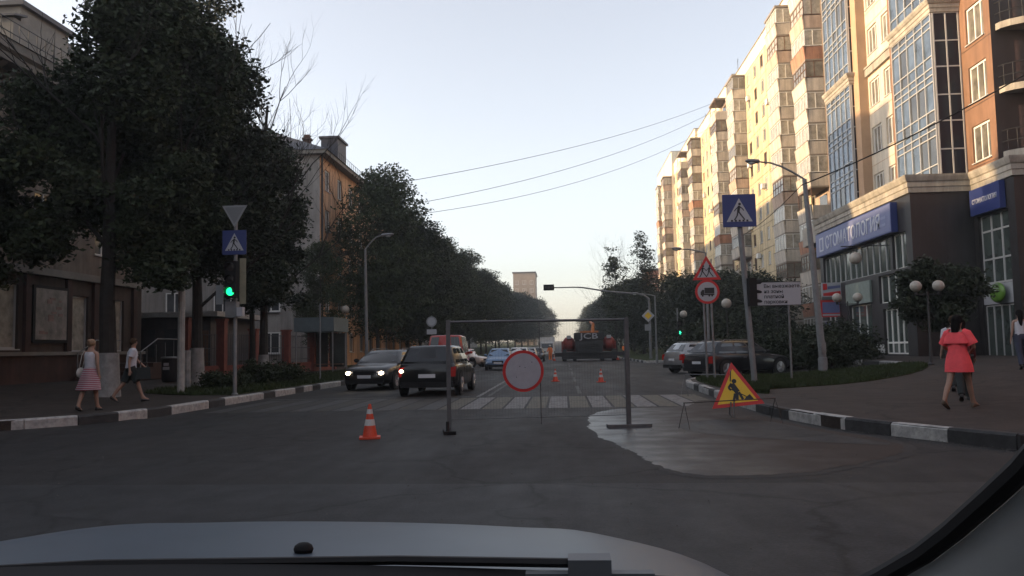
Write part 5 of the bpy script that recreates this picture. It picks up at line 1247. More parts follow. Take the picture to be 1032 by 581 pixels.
        if lights == 'front':
            g = G(); g.ell((hx, yf - .04, zz + .01), (.10, .08, .075), 12, 8); part('lit_bulb', g, 'head_on', hl)
        tx = s * w2 * .84; zz = zre - .24
        g = G(); g.hexa([(tx - .09, yr - .02, zz - .15), (tx + .09, yr + .02, zz - .15), (tx + .09, yr + .2, zz - .15), (tx - .09, yr + .2, zz - .15), (tx - .07, yr - .02, zz + .13), (tx + .10, yr + .02, zz + .16), (tx + .10, yr + .2, zz + .16), (tx - .07, yr + .2, zz + .13)]); tl = part('tail_light', g, 'tail', t)
        if lights == 'rear' and s < 0: g = G(); g.ell((tx, yr - .02, zz + .03), (.065, .03, .05), 10, 8); part('lit_bulb', g, 'head_on', tl)
        my = yl(f0, f1, belt) - .35; g = G(); g.ell((s * (w2 + .07), my, belt + .07), (.11, .06, .08), 10, 8); g.tube([(s * (w2 - .08), my, belt), (s * (w2 + .05), my, belt + .04)], .03, 5); part('mirror', g, 'blackpl' if pm in ('p_black', 'p_navy', 'p_brown') else pm, t)
        for u in (.34, .66):
            yy = yr + (yf - yr) * (.27 + u * .36); g = G(); g.box((s * (w2 - .004) - .012, yy - .09, belt - .19), (s * (w2 - .004) + .016, yy + .09, belt - .16)); part('door_handle', g, 'galv', t)
            g = G(); yy2 = yy - .16; g.box((s * (w2 + .001) - .003, yy2, .32), (s * (w2 + .001) + .003, yy2 + .012, belt - .12)); part('door_seam', g, 'blackpl', t)
        if rails: g = G(); g.tube([(s * (wr - .06), r1 + .25, H - .02), (s * (wr - .06), r1 + .35, H + .05), (s * (wr - .06), f1 - .45, H + .05), (s * (wr - .06), f1 - .3, H - .02)], .018, 6); part('roof_rail', g, 'galv', t)
    g = G(); g.box((-w2 * .42, yf - .03, zf - .22), (w2 * .42, yf + .022, zf - .08)); part('grille', g, 'blackpl', t)
    g = G(); g.box((-w2 * .8, yf - .08, .24), (w2 * .8, yf + .028, .38)); g2 = part('lower_bumper', g, 'blackpl', t)
    g = G(); g.box((-.26, yf + .03, .44), (.26, yf + .042, .555)); part('number_plate', g, 'plate', t)
    g = G(); g.box((-w2 * .86, yr - .03, .28), (w2 * .86, yr + .08, .44)); part('rear_bumper', g, 'blackpl', t)
    g = G(); zz = zre - .42; g.box((-.26, yr - .032, zz), (.26, yr - .02, zz + .115)); part('number_plate', g, 'plate', t)
    if spare: pass
    return t
def suv(L, H, hood=1.02, tail=1.10):
    h = L / 2
    return [(-h, .86, .42, .84), (-h + .06, tail - .04, .30, .93), (-h + .25, tail, .26, .985), (-h + .9, tail, .24, 1), (0, tail - .02, .24, 1), (h - 1.35, tail - .05, .24, 1), (h - 1.15, hood + .02, .25, 1), (h - .5, hood - .05, .27, .985), (h - .18, hood - .12, .30, .95), (h, hood - .30, .38, .84)]
def sed(L, hood=.88, tail=.98):
    h = L / 2
    return [(-h, .78, .40, .82), (-h + .07, tail - .03, .28, .92), (-h + .3, tail, .22, .98), (-h + .9, tail, .2, 1), (0, tail - .03, .2, 1), (h - 1.35, tail - .05, .2, 1), (h - 1.1, hood + .02, .2, 1), (h - .45, hood - .08, .22, .98), (h - .15, hood - .16, .26, .94), (h, hood - .32, .36, .82)]
car('parked_car', 'dark brown estate car with both headlights lit waiting beside the left kerb', 'car', -6.85, 31.9, 171, 4.6, 1.82, 1.46, 'p_brown', sed(4.6, .93, 1.02), (-2.2, 1.15, -1.9, .35, .86, .68), 1.0, lights='front', rails=True).name = 'estate_car'
car('sport_utility_car', 'black sport utility car seen from behind with its left tail lamp lit', 'car', -4.13, 27.4, -1, 4.6, 1.88, 1.56, 'p_black', suv(4.6, 1.56, .98, 1.03), (-2.2, 1.2, -1.85, .45, .87, .69), 1.0, lights='rear', wheel=.35)
car('sedan_car', 'light blue saloon car queuing behind the round sign in the left lane', 'car', -4.35, 57, 180, 4.4, 1.76, 1.47, 'p_blue', sed(4.4), (-1.75, 1.1, -1.2, .4, .82, .62), .95)
car('sedan_car', 'white car just behind the light blue saloon', 'car', -3.45, 65, 180, 4.4, 1.76, 1.52, 'p_white', sed(4.4), (-1.9, 1.1, -1.5, .4, .82, .64), .95)
car('sedan_car', 'grey car third in the queue beyond the white one', 'car', -3.2, 76, 180, 4.4, 1.76, 1.5, 'p_silver', sed(4.4), (-1.9, 1.1, -1.5, .4, .82, .64), .95)
car('sedan_car', 'dark car last in the queue near the far tree line', 'car', -2.9, 90, 180, 4.4, 1.76, 1.5, 'p_navy', sed(4.4), (-1.9, 1.1, -1.5, .4, .82, .64), .95)
car('hatchback_car', 'cream hatchback seen side-on between the black car and the light blue saloon', 'car', -8.2, 68, -112, 4.1, 1.7, 1.5, 'p_cream', sed(4.1, .9, 1.0), (-1.95, .95, -1.6, .3, .8, .62), .97)
car('hatchback_car', 'dark red car half hidden beside the cream hatchback', 'car', -9.0, 75, 175, 4.1, 1.7, 1.5, 'p_red', sed(4.1, .9, 1.0), (-1.95, .95, -1.6, .3, .8, .62), .97, z=.0)
car('minivan', 'red van whose roof shows above the black sport utility car', 'van', -5.85, 42.5, 2, 4.6, 1.85, 2.15, 'p_red', suv(4.6, 2.1, 1.15, 1.25), (-2.28, 1.6, -2.15, .95, .90, .76), 1.2)
car('parked_car', 'dark slate sport utility car parked nose-right beyond the grass plot', 'car', 7.75, 37.4, -56, 4.85, 1.95, 1.56, 'p_navy', suv(4.85, 1.56, .95, 1.05), (-2.25, 1.25, -1.75, .45, .90, .70), 1.02, wheel=.38, rails=True)
car('parked_car', 'silver parked car partly hidden behind the dark slate one', 'car', 7.6, 43.6, -64, 4.6, 1.85, 1.55, 'p_silver', suv(4.6, 1.68, 1.0, 1.1), (-2.2, 1.2, -1.8, .45, .86, .68), 1.07, rails=True)
t = thing('white_van', 'small white truck far off at the end of the left lane', 'truck', (-2.3, 122, gz(-2.3, 122)))
part('cab', G().hexa([(-1.0, -1.1, .4), (1.0, -1.1, .4), (1.0, .6, .4), (-1.0, .6, .4), (-.95, -.8, 2.1), (.95, -.8, 2.1), (.95, .6, 2.2), (-.95, .6, 2.2)]), 'p_white', t)
part('box_body', G().box((-1.1, .65, .8), (1.1, 5, 2.9)), 'p_white', t)
part('windscreen', G().quad([(-.85, -1.0, 1.25), (.85, -1.0, 1.25), (.82, -.87, 1.95), (-.82, -.87, 1.95)]), 'glass_car', t)
for s in (-1, 1):
    for yy in (-.3, 3.6): g = G(); g.lathe([(.02, -.12), (.42, -.12), (.42, .12), (.02, .12)], (s * .9, yy, .42), 16, 0, 'x'); part('wheel', g, 'tyre', t)

# ------------------------------------------------------------------ construction machine, seen from behind
M['jcb_dark'] = mat('machine_dark', (.012, .012, .014), .6, var=.25, vscale=4); M['jcb_red'] = mat('tank_red', (.26, .03, .02), .45, var=.2, vscale=3); M['orange'] = mat('orange_paint', (.42, .13, .03), .5, var=.2, vscale=4)
t = thing('construction_machine', 'dark construction machine with white JCB letters between two red tanks behind the barrier', 'construction vehicle', (2.75, 88, 0))
part('chassis', G().box((-2.9, -1.2, .22), (2.9, 3.6, .95)), 'jcb_dark', t)
g = G(); g.hexa([(-1.35, -1.6, .85), (1.35, -1.6, .85), (1.35, 2.6, .85), (-1.35, 2.6, .85), (-1.45, -1.35, 2.25), (1.45, -1.35, 2.25), (1.45, 2.6, 2.25), (-1.45, 2.6, 2.25)]); part('rear_housing', g, 'jcb_dark', t)
g = G(); g.box((-1.55, -1.5, 2.26), (1.55, 2.4, 2.95)); hb = part('name_panel', g, 'jcb_dark', t)
text('lettering', 'JCB', .82, 'signwhite', hb, (0, -1.51, 2.33), (R(90), 0, 0), .01, 'CENTER', 1.5)
for k in range(4): part('radiator_grille', G().box((-1.1, -1.64, 1.0 + .24 * k), (1.1, -1.5, 1.1 + .24 * k)), 'darkmetal', t)
for s in (-1, 1):
    g = G(); g.lathe([(.02, -.62), (.4, -.58), (.66, -.35), (.73, 0), (.66, .35), (.4, .58), (.02, .62)], (s * 2.1, -.2, 1.85), 20, 0, 'x'); part('red_tank', g, 'jcb_red', t)
    g = G(); g.box((s * 2.1 - .22, -.95, 2.35), (s * 2.1 + .22, -.6, 2.7)); part('work_lamp', g, 'signwhite', t)
    g = G(); g.lathe([(.1, -.22), (.62, -.22), (.65, 0), (.62, .22), (.1, .22)], (s * 2.6, -.3, .62), 20, 0, 'x'); part('wheel', g, 'tyre', t)
    g = G(); g.lathe([(.1, -.2), (.5, -.2), (.52, 0), (.5, .2), (.1, .2)], (s * 1.5, 2.8, .5), 20, 0, 'x'); part('wheel', g, 'tyre', t)
g = G(); g.tube([(.45, 1.0, 2.9), (.55, 1.4, 3.9), (.3, 2.8, 4.2)], [.22, .17, .13], 6); g.box((-.5, 1.0, 2.951), (1.1, 1.8, 3.2)); part('boom', g, 'orange', t)
g = G(); g.box((-.9, .2, 2.96), (.3, .9, 3.15)); part('beacon_bar', g, 'orange', t)
g = G(); g.box((-2.9, .5, 1.0), (2.9, 1.0, 2.1)); part('red_side_panel', g, 'jcb_red', t)
g = G(); g.box((-3.6, -.6, .5), (3.6, 1.6, .9)); part('side_platform', g, 'jcb_dark', t)

# ------------------------------------------------------------------ people
M['skin'] = mat('skin', (.30, .18, .13), .6, var=.08, vscale=10); M['hair_brown'] = mat('hair_brown', (.05, .03, .018), .9, spec=.1, var=.3, vscale=30); M['hair_black'] = mat('hair_black', (.007, .006, .006), .9, spec=.1, var=.3, vscale=30); M['hair_fair'] = mat('hair_fair', (.22, .14, .08), .6, var=.3, vscale=30)
M['coral'] = mat('coral_cloth', (.8, .08, .095), .8, var=.12, vscale=9, bump=.4, bscale=14); M['white_cloth'] = mat('white_cloth', (.45, .45, .49), .85, var=.1, vscale=8, bump=.4, bscale=14); M['dark_cloth'] = mat('dark_cloth', (.015, .02, .02), .85, var=.2, vscale=8); M['navy_cloth'] = mat('navy_cloth', (.03, .035, .06), .85, var=.2, vscale=8)
M['vest'] = mat('orange_vest', (.8, .2, .03), .7); M['maroon'] = mat('maroon_cloth', (.10, .015, .02), .85, var=.2, vscale=8); M['shoe'] = mat('shoe_leather', (.02, .018, .018), .5); M['sandal'] = mat('sandal_tan', (.10, .07, .05), .6); M['bag_pale'] = mat('bag_pale', (.5, .48, .45), .6)
st = mat('striped_cloth', (.5, .05, .07), .85); tt = st.node_tree; bb = tt.nodes['Principled BSDF']
tc = tt.nodes.new('ShaderNodeTexCoord'); sp = tt.nodes.new('ShaderNodeSeparateXYZ'); tt.links.new(tc.outputs['Object'], sp.inputs[0])
mm = tt.nodes.new('ShaderNodeMath'); mm.operation = 'MULTIPLY'; mm.inputs[1].default_value = 150; tt.links.new(sp.outputs[2], mm.inputs[0])
m3 = tt.nodes.new('ShaderNodeMath'); m3.operation = 'SINE'; tt.links.new(mm.outputs[0], m3.inputs[0])
m4 = tt.nodes.new('ShaderNodeMath'); m4.operation = 'GREATER_THAN'; m4.inputs[1].default_value = -.1; tt.links.new(m3.outputs[0], m4.inputs[0])
mx = tt.nodes.new('ShaderNodeMix'); mx.data_type = 'RGBA'; mx.inputs[6].default_value = (.36, .33, .36, 1); mx.inputs[7].default_value = (.26, .04, .06, 1); tt.links.new(m4.outputs[0], mx.inputs[0]); tt.links.new(mx.outputs[2], bb.inputs['Base Color']); M['striped'] = st

def person(label, x, y, rz, H, legs, arms, build=1.0, hair='hair_brown', hairstyle='short', z=None, lean=.02, head=(0, 0), female=True, ytwist=0):
    """local: faces +y. legs/arms: per side (right,left): (thigh swing, knee bend) / (upper-arm swing, out, elbow bend, inward)"""
    t = thing('person', label, 'person', (x, y, (ground(x, y) if z is None else z)), rz); s = H / 1.70
    V = []; E = []; Rr = []
    def n(p, r, par=None):
        V.append(Vector(p) * s); Rr.append((r * s * build) if r > .02 else r * s)
        if par is not None: E.append((par, len(V) - 1))
        return len(V) - 1
    J = {}
    root = n((0, 0, .95), .125); ab = n((0, lean * .3, 1.08), .108 if female else .125, root); ch = n((0, lean * .7, 1.25), .125 if female else .14, ab); uc = n((0, lean, 1.38), .105, ch)
    nk = n((0, lean + .005, 1.46), .05, uc); hb = n((0 + head[0] * .3, lean + .02, 1.535), .062, nk); hm = n((head[0] * .6, lean + .025 + head[1], 1.60), .088, hb); ht = n((head[0], lean + .02 + head[1], 1.66), .07, hm)
    fw = n((head[0] * .6, lean + .105 + head[1], 1.585), .016, hm)
    for sx in (-1, 1): n((sx * .086 + head[0] * .6, lean + .015 + head[1], 1.595), .014, hm)
    J['head'] = (V[hm] / s)
    for k, sx in enumerate((1, -1)):
        th, kb = legs[k]; hip = Vector((sx * .088, 0, .90)); th, kb = R(th), R(kb)
        kn = hip + Vector((0, math.sin(th), -math.cos(th))) * .43
        sh = th - kb; an = kn + Vector((0, math.sin(sh), -math.cos(sh))) * .41
        a = n(hip, .092, root); mid = n(hip.lerp(kn, .5), .078, a); b = n(kn, .054, mid); cm = n(kn.lerp(an, .35) + Vector((0, -.012, 0)), .054, b); c = n(an, .034, cm)
        ft = sh * .8 if sh < 0 else sh * .35
        hl = n(an + Vector((0, -.03, -.045)), .03, c); to = n(an + Vector((0, .14 * math.cos(ft), -.055 + .14 * math.sin(ft))), .026, c); J[('ankle', k)] = an; J[('knee', k)] = kn; J[('hip', k)] = hip; J[('ft', k)] = ft
    for k, sx in enumerate((1, -1)):
        sw, out, eb, inw = [R(v) for v in arms[k]]; shd = Vector((sx * (.165 if female else .19), lean, 1.385))
        d = Vector((sx * math.sin(out), math.sin(sw) * math.cos(out), -math.cos(sw) * math.cos(out))); el = shd + d * .28
        sw2 = sw + eb; d2 = Vector((sx * math.sin(out - inw), math.sin(sw2) * math.cos(out - inw), -math.cos(sw2) * math.cos(out - inw))); wr = el + d2 * .25
        a = n(shd, .052, uc); b = n(shd.lerp(el, .5), .045, a); c = n(el, .036, b); m_ = n(el.lerp(wr, .4), .034, c); w_ = n(wr, .022, m_); pl = n(wr + d2 * .055, .027, w_)
        side = d2.cross(Vector((0, 0, 1))).normalized() if abs(d2.z) < .95 else Vector((0, 1, 0)); curl = Vector((-sx * .35, .1, 0)) * .03
        for q, (o, ln) in enumerate([(-.024, .062), (-.008, .072), (.008, .068), (.023, .052)]):
            f0 = n(wr + d2 * .085 + side * o, .0095, pl); f1 = n(wr + d2 * (.085 + ln * .5) + side * o * 1.1 + curl * .4, .0085, f0); n(wr + d2 * (.085 + ln * .95) + side * o * 1.1 + curl * 1.3, .0075, f1)
        th0 = n(wr + d2 * .045 + side * .04, .0105, w_); n(wr + d2 * .085 + side * .055 + curl, .0085, th0)
        J[('sh', k)] = shd; J[('el', k)] = el; J[('wr', k)] = wr; J[('d2', k)] = d2
    me = bpy.data.meshes.new('body'); me.from_pydata([tuple(v) for v in V], E, [])
    b = bpy.data.objects.new('body', me); col.objects.link(b); b.parent = t
    md = b.modifiers.new('skin', 'SKIN'); md.use_smooth_shade = True
    for i, v in enumerate(me.skin_vertices[0].data): v.radius = (Rr[i], Rr[i] * (.78 if i in (0, ab, ch, uc) else 1)); v.use_root = (i == 0)
    b.modifiers.new('smooth', 'SUBSURF').levels = 1; b.modifiers['smooth'].render_levels = 1
    me.materials.append(M['skin'])
    bpy.context.view_layer.update()
    me2 = bpy.data.meshes.new_from_object(b.evaluated_get(bpy.context.evaluated_depsgraph_get())); b.modifiers.clear(); b.data = me2
    # hair
    hx, hy, hz = J['head'] * s
    g = G(); g.ell((hx, hy - .018 * s, hz + .028 * s), (.098 * s, .104 * s, .102 * s), 16, 10)
    g.v = [(a, min(b_, hy + .055 * s + max(0, (c - hz - .04 * s)) * 1.2), c) for a, b_, c in g.v]
    if hairstyle == 'bun': g.ell((hx, hy - .10 * s, hz + .07 * s), (.045 * s, .04 * s, .045 * s), 12, 8)
    if hairstyle == 'long': g.tube([(hx, hy - .06 * s, hz + .02 * s), (hx, hy - .115 * s, hz - .10 * s), (hx, hy - .135 * s, hz - .26 * s), (hx + .01, hy - .12 * s, hz - .40 * s)], [.075 * s, .07 * s, .05 * s, .015 * s], 10)
    if hairstyle == 'loose': g.tube([(hx, hy - .03 * s, hz + .03 * s), (hx, hy - .07 * s, hz - .08 * s), (hx, hy - .085 * s, hz - .20 * s)], [.08 * s, .082 * s, .065 * s], 12)
    part('hair', g, hair, t)
    g = G()
    for sx in (-1, 1): g.ell((hx + sx * .032 * s, hy + .082 * s, hz + .012 * s), (.011 * s, .006 * s, .007 * s), 8, 6)
    part('eyes', g, 'signblack', t); g = G(); g.ell((hx, hy + .084 * s, hz - .045 * s), (.022 * s, .006 * s, .006 * s), 8, 6); part('mouth', g, 'maroon', t)
    J['s'] = s; J['lean'] = lean; return t, J
def ring(c, rx, ry, z, n=20, wob=0, ph=0): return [(c[0] + rx * math.cos(2 * math.pi * k / n) * (1 + wob * math.sin(5 * 2 * math.pi * k / n + ph)), c[1] + ry * math.sin(2 * math.pi * k / n) * (1 + wob * math.sin(5 * 2 * math.pi * k / n + ph)), z) for k in range(n)]
def garment(t, J, name, rows, m, cap=True):
    s = J['s']; g = G(); g.loft([[tuple(Vector(p) * s) for p in ring((cx, cy), rx, ry, z, 24, wb, i * .5)] for i, (cx, cy, rx, ry, z, wb) in enumerate(rows)], 0, cap, True); return part(name, g, m, t, 70)
def sleeve(t, J, k, f, r0, r1, m, name='sleeve', full=False):
    s = J['s']; a, e, w_ = J[('sh', k)], J[('el', k)], J[('wr', k)]; sx = 1 if k == 0 else -1
    pts = [a + Vector((-sx * .05, 0, .015)), a + Vector((0, 0, 0)), a.lerp(e, f)]; rr = [r0 * .9, r0, r1]
    if full: pts = [a + Vector((-sx * .05, 0, .015)), a, e, e.lerp(w_, .9)]; rr = [r0 * .9, r0, r1, r1 * .9]
    part(name, G().tube([p * s for p in pts], [q * s for q in rr], 14), m, t)
def trouser(t, J, m, f=1.0, r=(.125, .09, .068), name='trouser_leg'):
    s = J['s']
    for k in (0, 1):
        h, kn, an = J[('hip', k)], J[('knee', k)], J[('ankle', k)]
        if f >= 1: pts = [h + Vector((0, 0, .06)), h.lerp(kn, .5), kn, kn.lerp(an, .5), an + Vector((0, 0, .0))]; rr = [r[0], r[0] * .85, r[1] * .9, r[1] * .82, r[2]]
        else: pts = [h + Vector((0, 0, .06)), h.lerp(kn, .4), h.lerp(kn, f)]; rr = [r[0], r[0] * .95, r[0] * .88]
        part(name, G().tube([p * s for p in pts], [q * s for q in rr], 14), m, t)
    garment(t, J, 'waist', [(0, 0, .155, .115, 1.02, 0), (0, 0, .165, .125, .97, 0), (0, 0, .165, .125, .88, 0), (0, 0, .10, .10, .83, 0)], m)
def shoes(t, J, m, heel=0):
    s = J['s']
    for k in (0, 1):
        a = J[('ankle', k)]; ft = J[('ft', k)]; g = G(); c, si = math.cos(ft), math.sin(ft)
        rings = []
        for yy, w, h0, h1 in ((-.065, .025, -.085, -.03), (-.05, .036, -.09, .0), (0, .04, -.09, .01), (.07, .046, -.088, -.03), (.13, .046, -.085, -.05), (.175, .03, -.08, -.06)):
            rings.append([tuple((a + Vector((w * math.cos(q), yy * c - ((h0 + h1) / 2 + (h1 - h0) / 2 * math.sin(q)) * si * 0, (h0 + h1) / 2 + (h1 - h0) / 2 * math.sin(q) + yy * si))) * s) for q in [2 * math.pi * i / 12 for i in range(12)]])
        g.loft(rings); part('shoe', g, m, t)
# left pair
t, J = person('woman in white top and red striped skirt walking away on the left pavement', -10.75, 18.2, -8, 1.60, ((14, 4), (-14, 12)), ((-6, 8, 15, 4), (16, 6, 10, 0)), 1.08, 'hair_fair', 'bun')
garment(t, J, 'top', [(0, 0, .14, .105, .98, 0), (0, .01, .135, .105, 1.08, 0), (0, .015, .15, .12, 1.24, 0), (0, .018, .16, .115, 1.34, 0), (0, .018, .13, .09, 1.41, 0)], 'white_cloth')
garment(t, J, 'skirt', [(0, 0, .145, .115, 1.03, 0), (0, 0, .185, .15, .92, .02), (.0, 0, .23, .19, .78, .05), (.0, -.01, .265, .225, .62, .08), (0, -.02, .29, .25, .50, .10)], 'striped', False)
shoes(t, J, 'shoe')
g = G(); g.ell((-.27, .03, .86), (.05, .13, .12), 12, 8); t2 = thing('handbag', 'small pale handbag hanging at the left side of the woman in the striped skirt', 'handbag', (-10.75, 18.2, ground(-10.75, 18.2)), -8); part('pouch', g, 'bag_pale', t2)
part('strap', G().tube([(-.26, .08, .95), (-.17, .04, 1.28), (-.15, .0, 1.36), (-.18, -.05, 1.25), (-.26, -.03, .95)], .008, 5), 'bag_pale', t2)
t, J = person('person in white t-shirt and dark shorts striding right past the limewashed trunk', -11.25, 20.9, -62, 1.66, ((26, 8), (-24, 14)), ((-18, 8, 20, 0), (22, 6, 25, 0)), 1.05, 'hair_brown', 'short', lean=.05, female=False)
garment(t, J, 't_shirt', [(0, 0, .175, .14, .93, .03), (0, .01, .16, .13, 1.05, .02), (0, .025, .165, .135, 1.2, 0), (0, .04, .185, .13, 1.34, 0), (0, .045, .14, .09, 1.42, 0), (0, .05, .07, .07, 1.45, 0)], 'white_cloth')
for k in (0, 1): sleeve(t, J, k, .62, .075, .075, 'white_cloth')
trouser(t, J, 'dark_cloth', .88, (.115, .1, .1), 'shorts_leg'); shoes(t, J, 'shoe')
w_ = J[('wr', 0)] * J['s']
t2 = thing('shoulder_bag', 'black bag carried by the person in the white t-shirt', 'bag', t.location, -62)
g = G(); g.hexa([(.17, .12, .62), (.27, .12, .62), (.27, .48, .62), (.17, .48, .62), (.18, .16, .92), (.26, .16, .92), (.26, .46, .92), (.18, .46, .92)]); part('pouch', g, 'dark_cloth', t2)
part('handle', G().tube([(.22, .2, .91), (.22, .24, 1.06), (.22, .36, 1.06), (.22, .42, .91)], .012, 6), 'dark_cloth', t2)
# woman in coral
t, J = person('woman in short coral-red dress striding away across the right pavement', 6.98, 15.1, -52, 1.64, ((22, 4), (-24, 10)), ((10, 22, 55, 60), (10, 26, 60, 30)), 1.05, 'hair_black', 'loose')
garment(t, J, 'dress', [(0, .0, .245, .20, .68, .07), (0, 0, .235, .185, .80, .05), (0, 0, .205, .155, .95, .02), (0, .0, .165, .125, 1.07, .02), (0, .01, .17, .13, 1.2, 0), (0, .018, .19, .13, 1.33, 0), (0, .018, .14, .09, 1.41, 0)], 'coral', True)
garment(t, J, 'ruffle', [(0, .01, .265, .165, 1.20, .10), (0, .012, .235, .15, 1.29, .05), (0, .018, .19, .12, 1.385, .0)], 'coral', False)
for k in (0, 1): sleeve(t, J, k, .8, .085, .10, 'coral')
shoes(t, J, 'sandal')
t, J = person('person in white shirt and dark trousers half hidden left of the coral dress', 9.0, 19.6, -20, 1.70, ((18, 6), (-18, 8)), ((15, 10, 70, 10), (-12, 10, 20, 0)), 1.0, 'hair_brown', 'short', female=False)
garment(t, J, 'shirt', [(0, 0, .17, .13, .93, .02), (0, .01, .165, .13, 1.2, 0), (0, .018, .185, .125, 1.34, 0), (0, .018, .12, .08, 1.43, 0)], 'white_cloth')
for k in (0, 1): sleeve(t, J, k, .7, .07, .07, 'white_cloth')
trouser(t, J, 'dark_cloth'); shoes(t, J, 'shoe')
t, J = person('person in maroon top and dark trousers half hidden right of the coral dress', 7.9, 16.9, -20, 1.60, ((20, 6), (-22, 12)), ((12, 6, 20, 0), (-12, 6, 15, 0)), 1.0, 'hair_black', 'loose')
garment(t, J, 'top', [(0, 0, .17, .13, .93, .02), (0, .01, .15, .12, 1.1, 0), (0, .018, .175, .125, 1.32, 0), (0, .018, .12, .08, 1.42, 0)], 'maroon')
for k in (0, 1): sleeve(t, J, k, .8, .068, .06, 'maroon', full=True)
trouser(t, J, 'dark_cloth'); shoes(t, J, 'shoe')
t, J = person('woman in white sleeveless top and dark blue jeans at the right edge of the pavement', 13.0, 24.3, -15, 1.66, ((12, 3), (-16, 10)), ((8, 10, 15, 0), (-8, 10, 10, 0)), 1.0, 'hair_black', 'long')
garment(t, J, 'top', [(0, 0, .165, .125, .96, .02), (0, .01, .145, .115, 1.08, 0), (0, .015, .155, .12, 1.24, 0), (0, .018, .155, .11, 1.34, 0), (0, .018, .12, .085, 1.40, 0)], 'white_cloth')
trouser(t, J, 'navy_cloth'); shoes(t, J, 'shoe')
for (x, y, rz, lb) in [(-1.5, 97, 160, 'worker in orange vest and white helmet left of the construction machine'), (7.0, 95, 200, 'worker in orange vest and white helmet right of the construction machine')]:
    t, J = person(lb, x, y, rz, 1.75, ((6, 3), (-6, 4)), ((20, 8, 40, 0), (-5, 8, 20, 0)), 1.05, 'hair_brown', 'short', female=False)
    garment(t, J, 'vest', [(0, 0, .19, .15, .90, .02), (0, .01, .18, .145, 1.2, 0), (0, .018, .195, .135, 1.36, 0), (0, .018, .12, .08, 1.44, 0)], 'vest')
    for k in (0, 1): sleeve(t, J, k, .7, .07, .07, 'vest', full=True)
    trouser(t, J, 'vest' if x < 0 else 'navy_cloth'); shoes(t, J, 'shoe')
    hx, hy, hz = J['head'] * J['s']; g = G(); g.ell((hx, hy - .01, hz + .06), (.125, .14, .105), 14, 8); g.lathe([(.16, 0), (.16, .015)], (hx, hy, hz + .045), 14); part('helmet', g, 'conewhite', t)

# ------------------------------------------------------------------ the car the photograph is taken from
M['p_own'] = mat('paint_own_silver', (.066, .088, .114), .42, .0, .4, var=.08, vscale=6)
M['trim_grey'] = mat('trim_grey_fabric', (.72, .75, .76), .9, var=.06, vscale=8)
oc = thing('own_car', 'pale silver car bonnet with wiper and dark windscreen corner at the bottom of the view', 'car', (-.50, 1.0, 0))
bon_dummy = 0
def bon(u, v):   # u -1..1 across, v 0 (windscreen end) .. 1 (nose)
    y = .25 + .80 * v - .10 * u * u * v - .03 * u * u
    x = u * (.87 - .05 * v * v)
    z = 1.06 - .03 * v - .05 * v ** 3 - .05 * u ** 4 - .035 * abs(u) ** 12 - .016 * u
    z += .006 * math.exp(-((abs(u) - .62) / .10) ** 2)
    return (x, y, z)
g = G(); nu, nv = 48, 16
pts = [bon(-1 + 2 * i / nu, j / nv) for j in range(nv + 1) for i in range(nu + 1)]
F = [(j * (nu + 1) + i, j * (nu + 1) + i + 1, (j + 1) * (nu + 1) + i + 1, (j + 1) * (nu + 1) + i) for j in range(nv) for i in range(nu)]
g.add(pts, F, 0, True); part('bonnet', g, 'p_own', oc, 60)
g = G(); rows = []
for dz, dy in ((-.006, .008), (-.08, .05), (-.32, .10), (-.5, .09), (-.68, .02)):
    rows.append([(bon(-1 + 2 * i / nu, 1)[0], bon(-1 + 2 * i / nu, 1)[1] + dy, bon(-1 + 2 * i / nu, 1)[2] + dz) for i in range(nu + 1)])
g.loft(rows, 0, False, True, False); part('front_bumper', g, 'p_own', oc, 60)
for s in (-1, 1):
    g = G(); rows = []
    for dz, dx in ((-.006, .004), (-.08, .03), (-.3, .04), (-.55, .02)): rows.append([(bon(s, j / nv)[0] + s * dx, bon(s, j / nv)[1], bon(s, j / nv)[2] + dz) for j in range(nv + 1)])
    g.loft(rows, 0, False, True, False); part('front_wing', g, 'p_own', oc, 60)
b_ = bon(.043, .25); g = G(); g.ell((b_[0], b_[1], b_[2] + .006), (.018, .016, .012), 10, 6); part('washer_jet', g, 'blackpl', oc)
cz = lambda x: 1.104 - .03 * abs((x + .05) / .87) ** 2
g = G(); g.loft([[(x, -.02, .9), (x, .0, cz(x) - .03), (x, .14, cz(x) - .03), (x, .205, cz(x) - .01), (x, .235, cz(x) - .02), (x, .24, .8)] for x in [-.86 + 1.72 * i / 24 for i in range(25)]], 0, True, True); part('cowl', g, 'blackpl', oc)
g = G(); g.tube([(-.72, .20, 1.07), (-.2, .215, 1.092), (.25, .215, 1.096), (.5, .2, 1.095)], .007, 6); wp_ = part('wiper', g, 'rubber', oc)
g = G(); g.box((.50, .17, 1.07), (.56, .21, 1.106)); g.box((.44, .18, 1.07), (.62, .20, 1.085)); part('wiper_mount', g, mat('bracket_grey', (.12, .13, .14), .6), wp_)
g = G(); g.hexa([(-.8, -.75, .6), (1.1, -.75, .6), (1.1, -.02, .6), (-.8, -.02, .6), (-.8, -.70, .98), (1.1, -.70, .98), (1.1, -.03, 1.03), (-.8, -.03, 1.03)]); part('dashboard', g, 'blackpl', oc)
SEAL = [(0.202, 1.386, 0.933), (0.317, 1.336, 0.973), (0.401, 1.261, 1.032), (0.44, 1.209, 1.073), (0.472, 1.152, 1.118), (0.489, 1.1, 1.159), (0.506, 1.03, 1.215), (0.516, 0.976, 1.257), (0.52, 0.905, 1.313), (0.517, 0.83, 1.372), (0.506, 0.751, 1.434), (0.475, 0.66, 1.506), (0.422, 0.562, 1.584)]
SL = [(x - oc.location.x, y - 1.0, z) for x, y, z in SEAL]
part('windscreen_seal', G().tube(SL, .014, 8), 'rubber', oc)
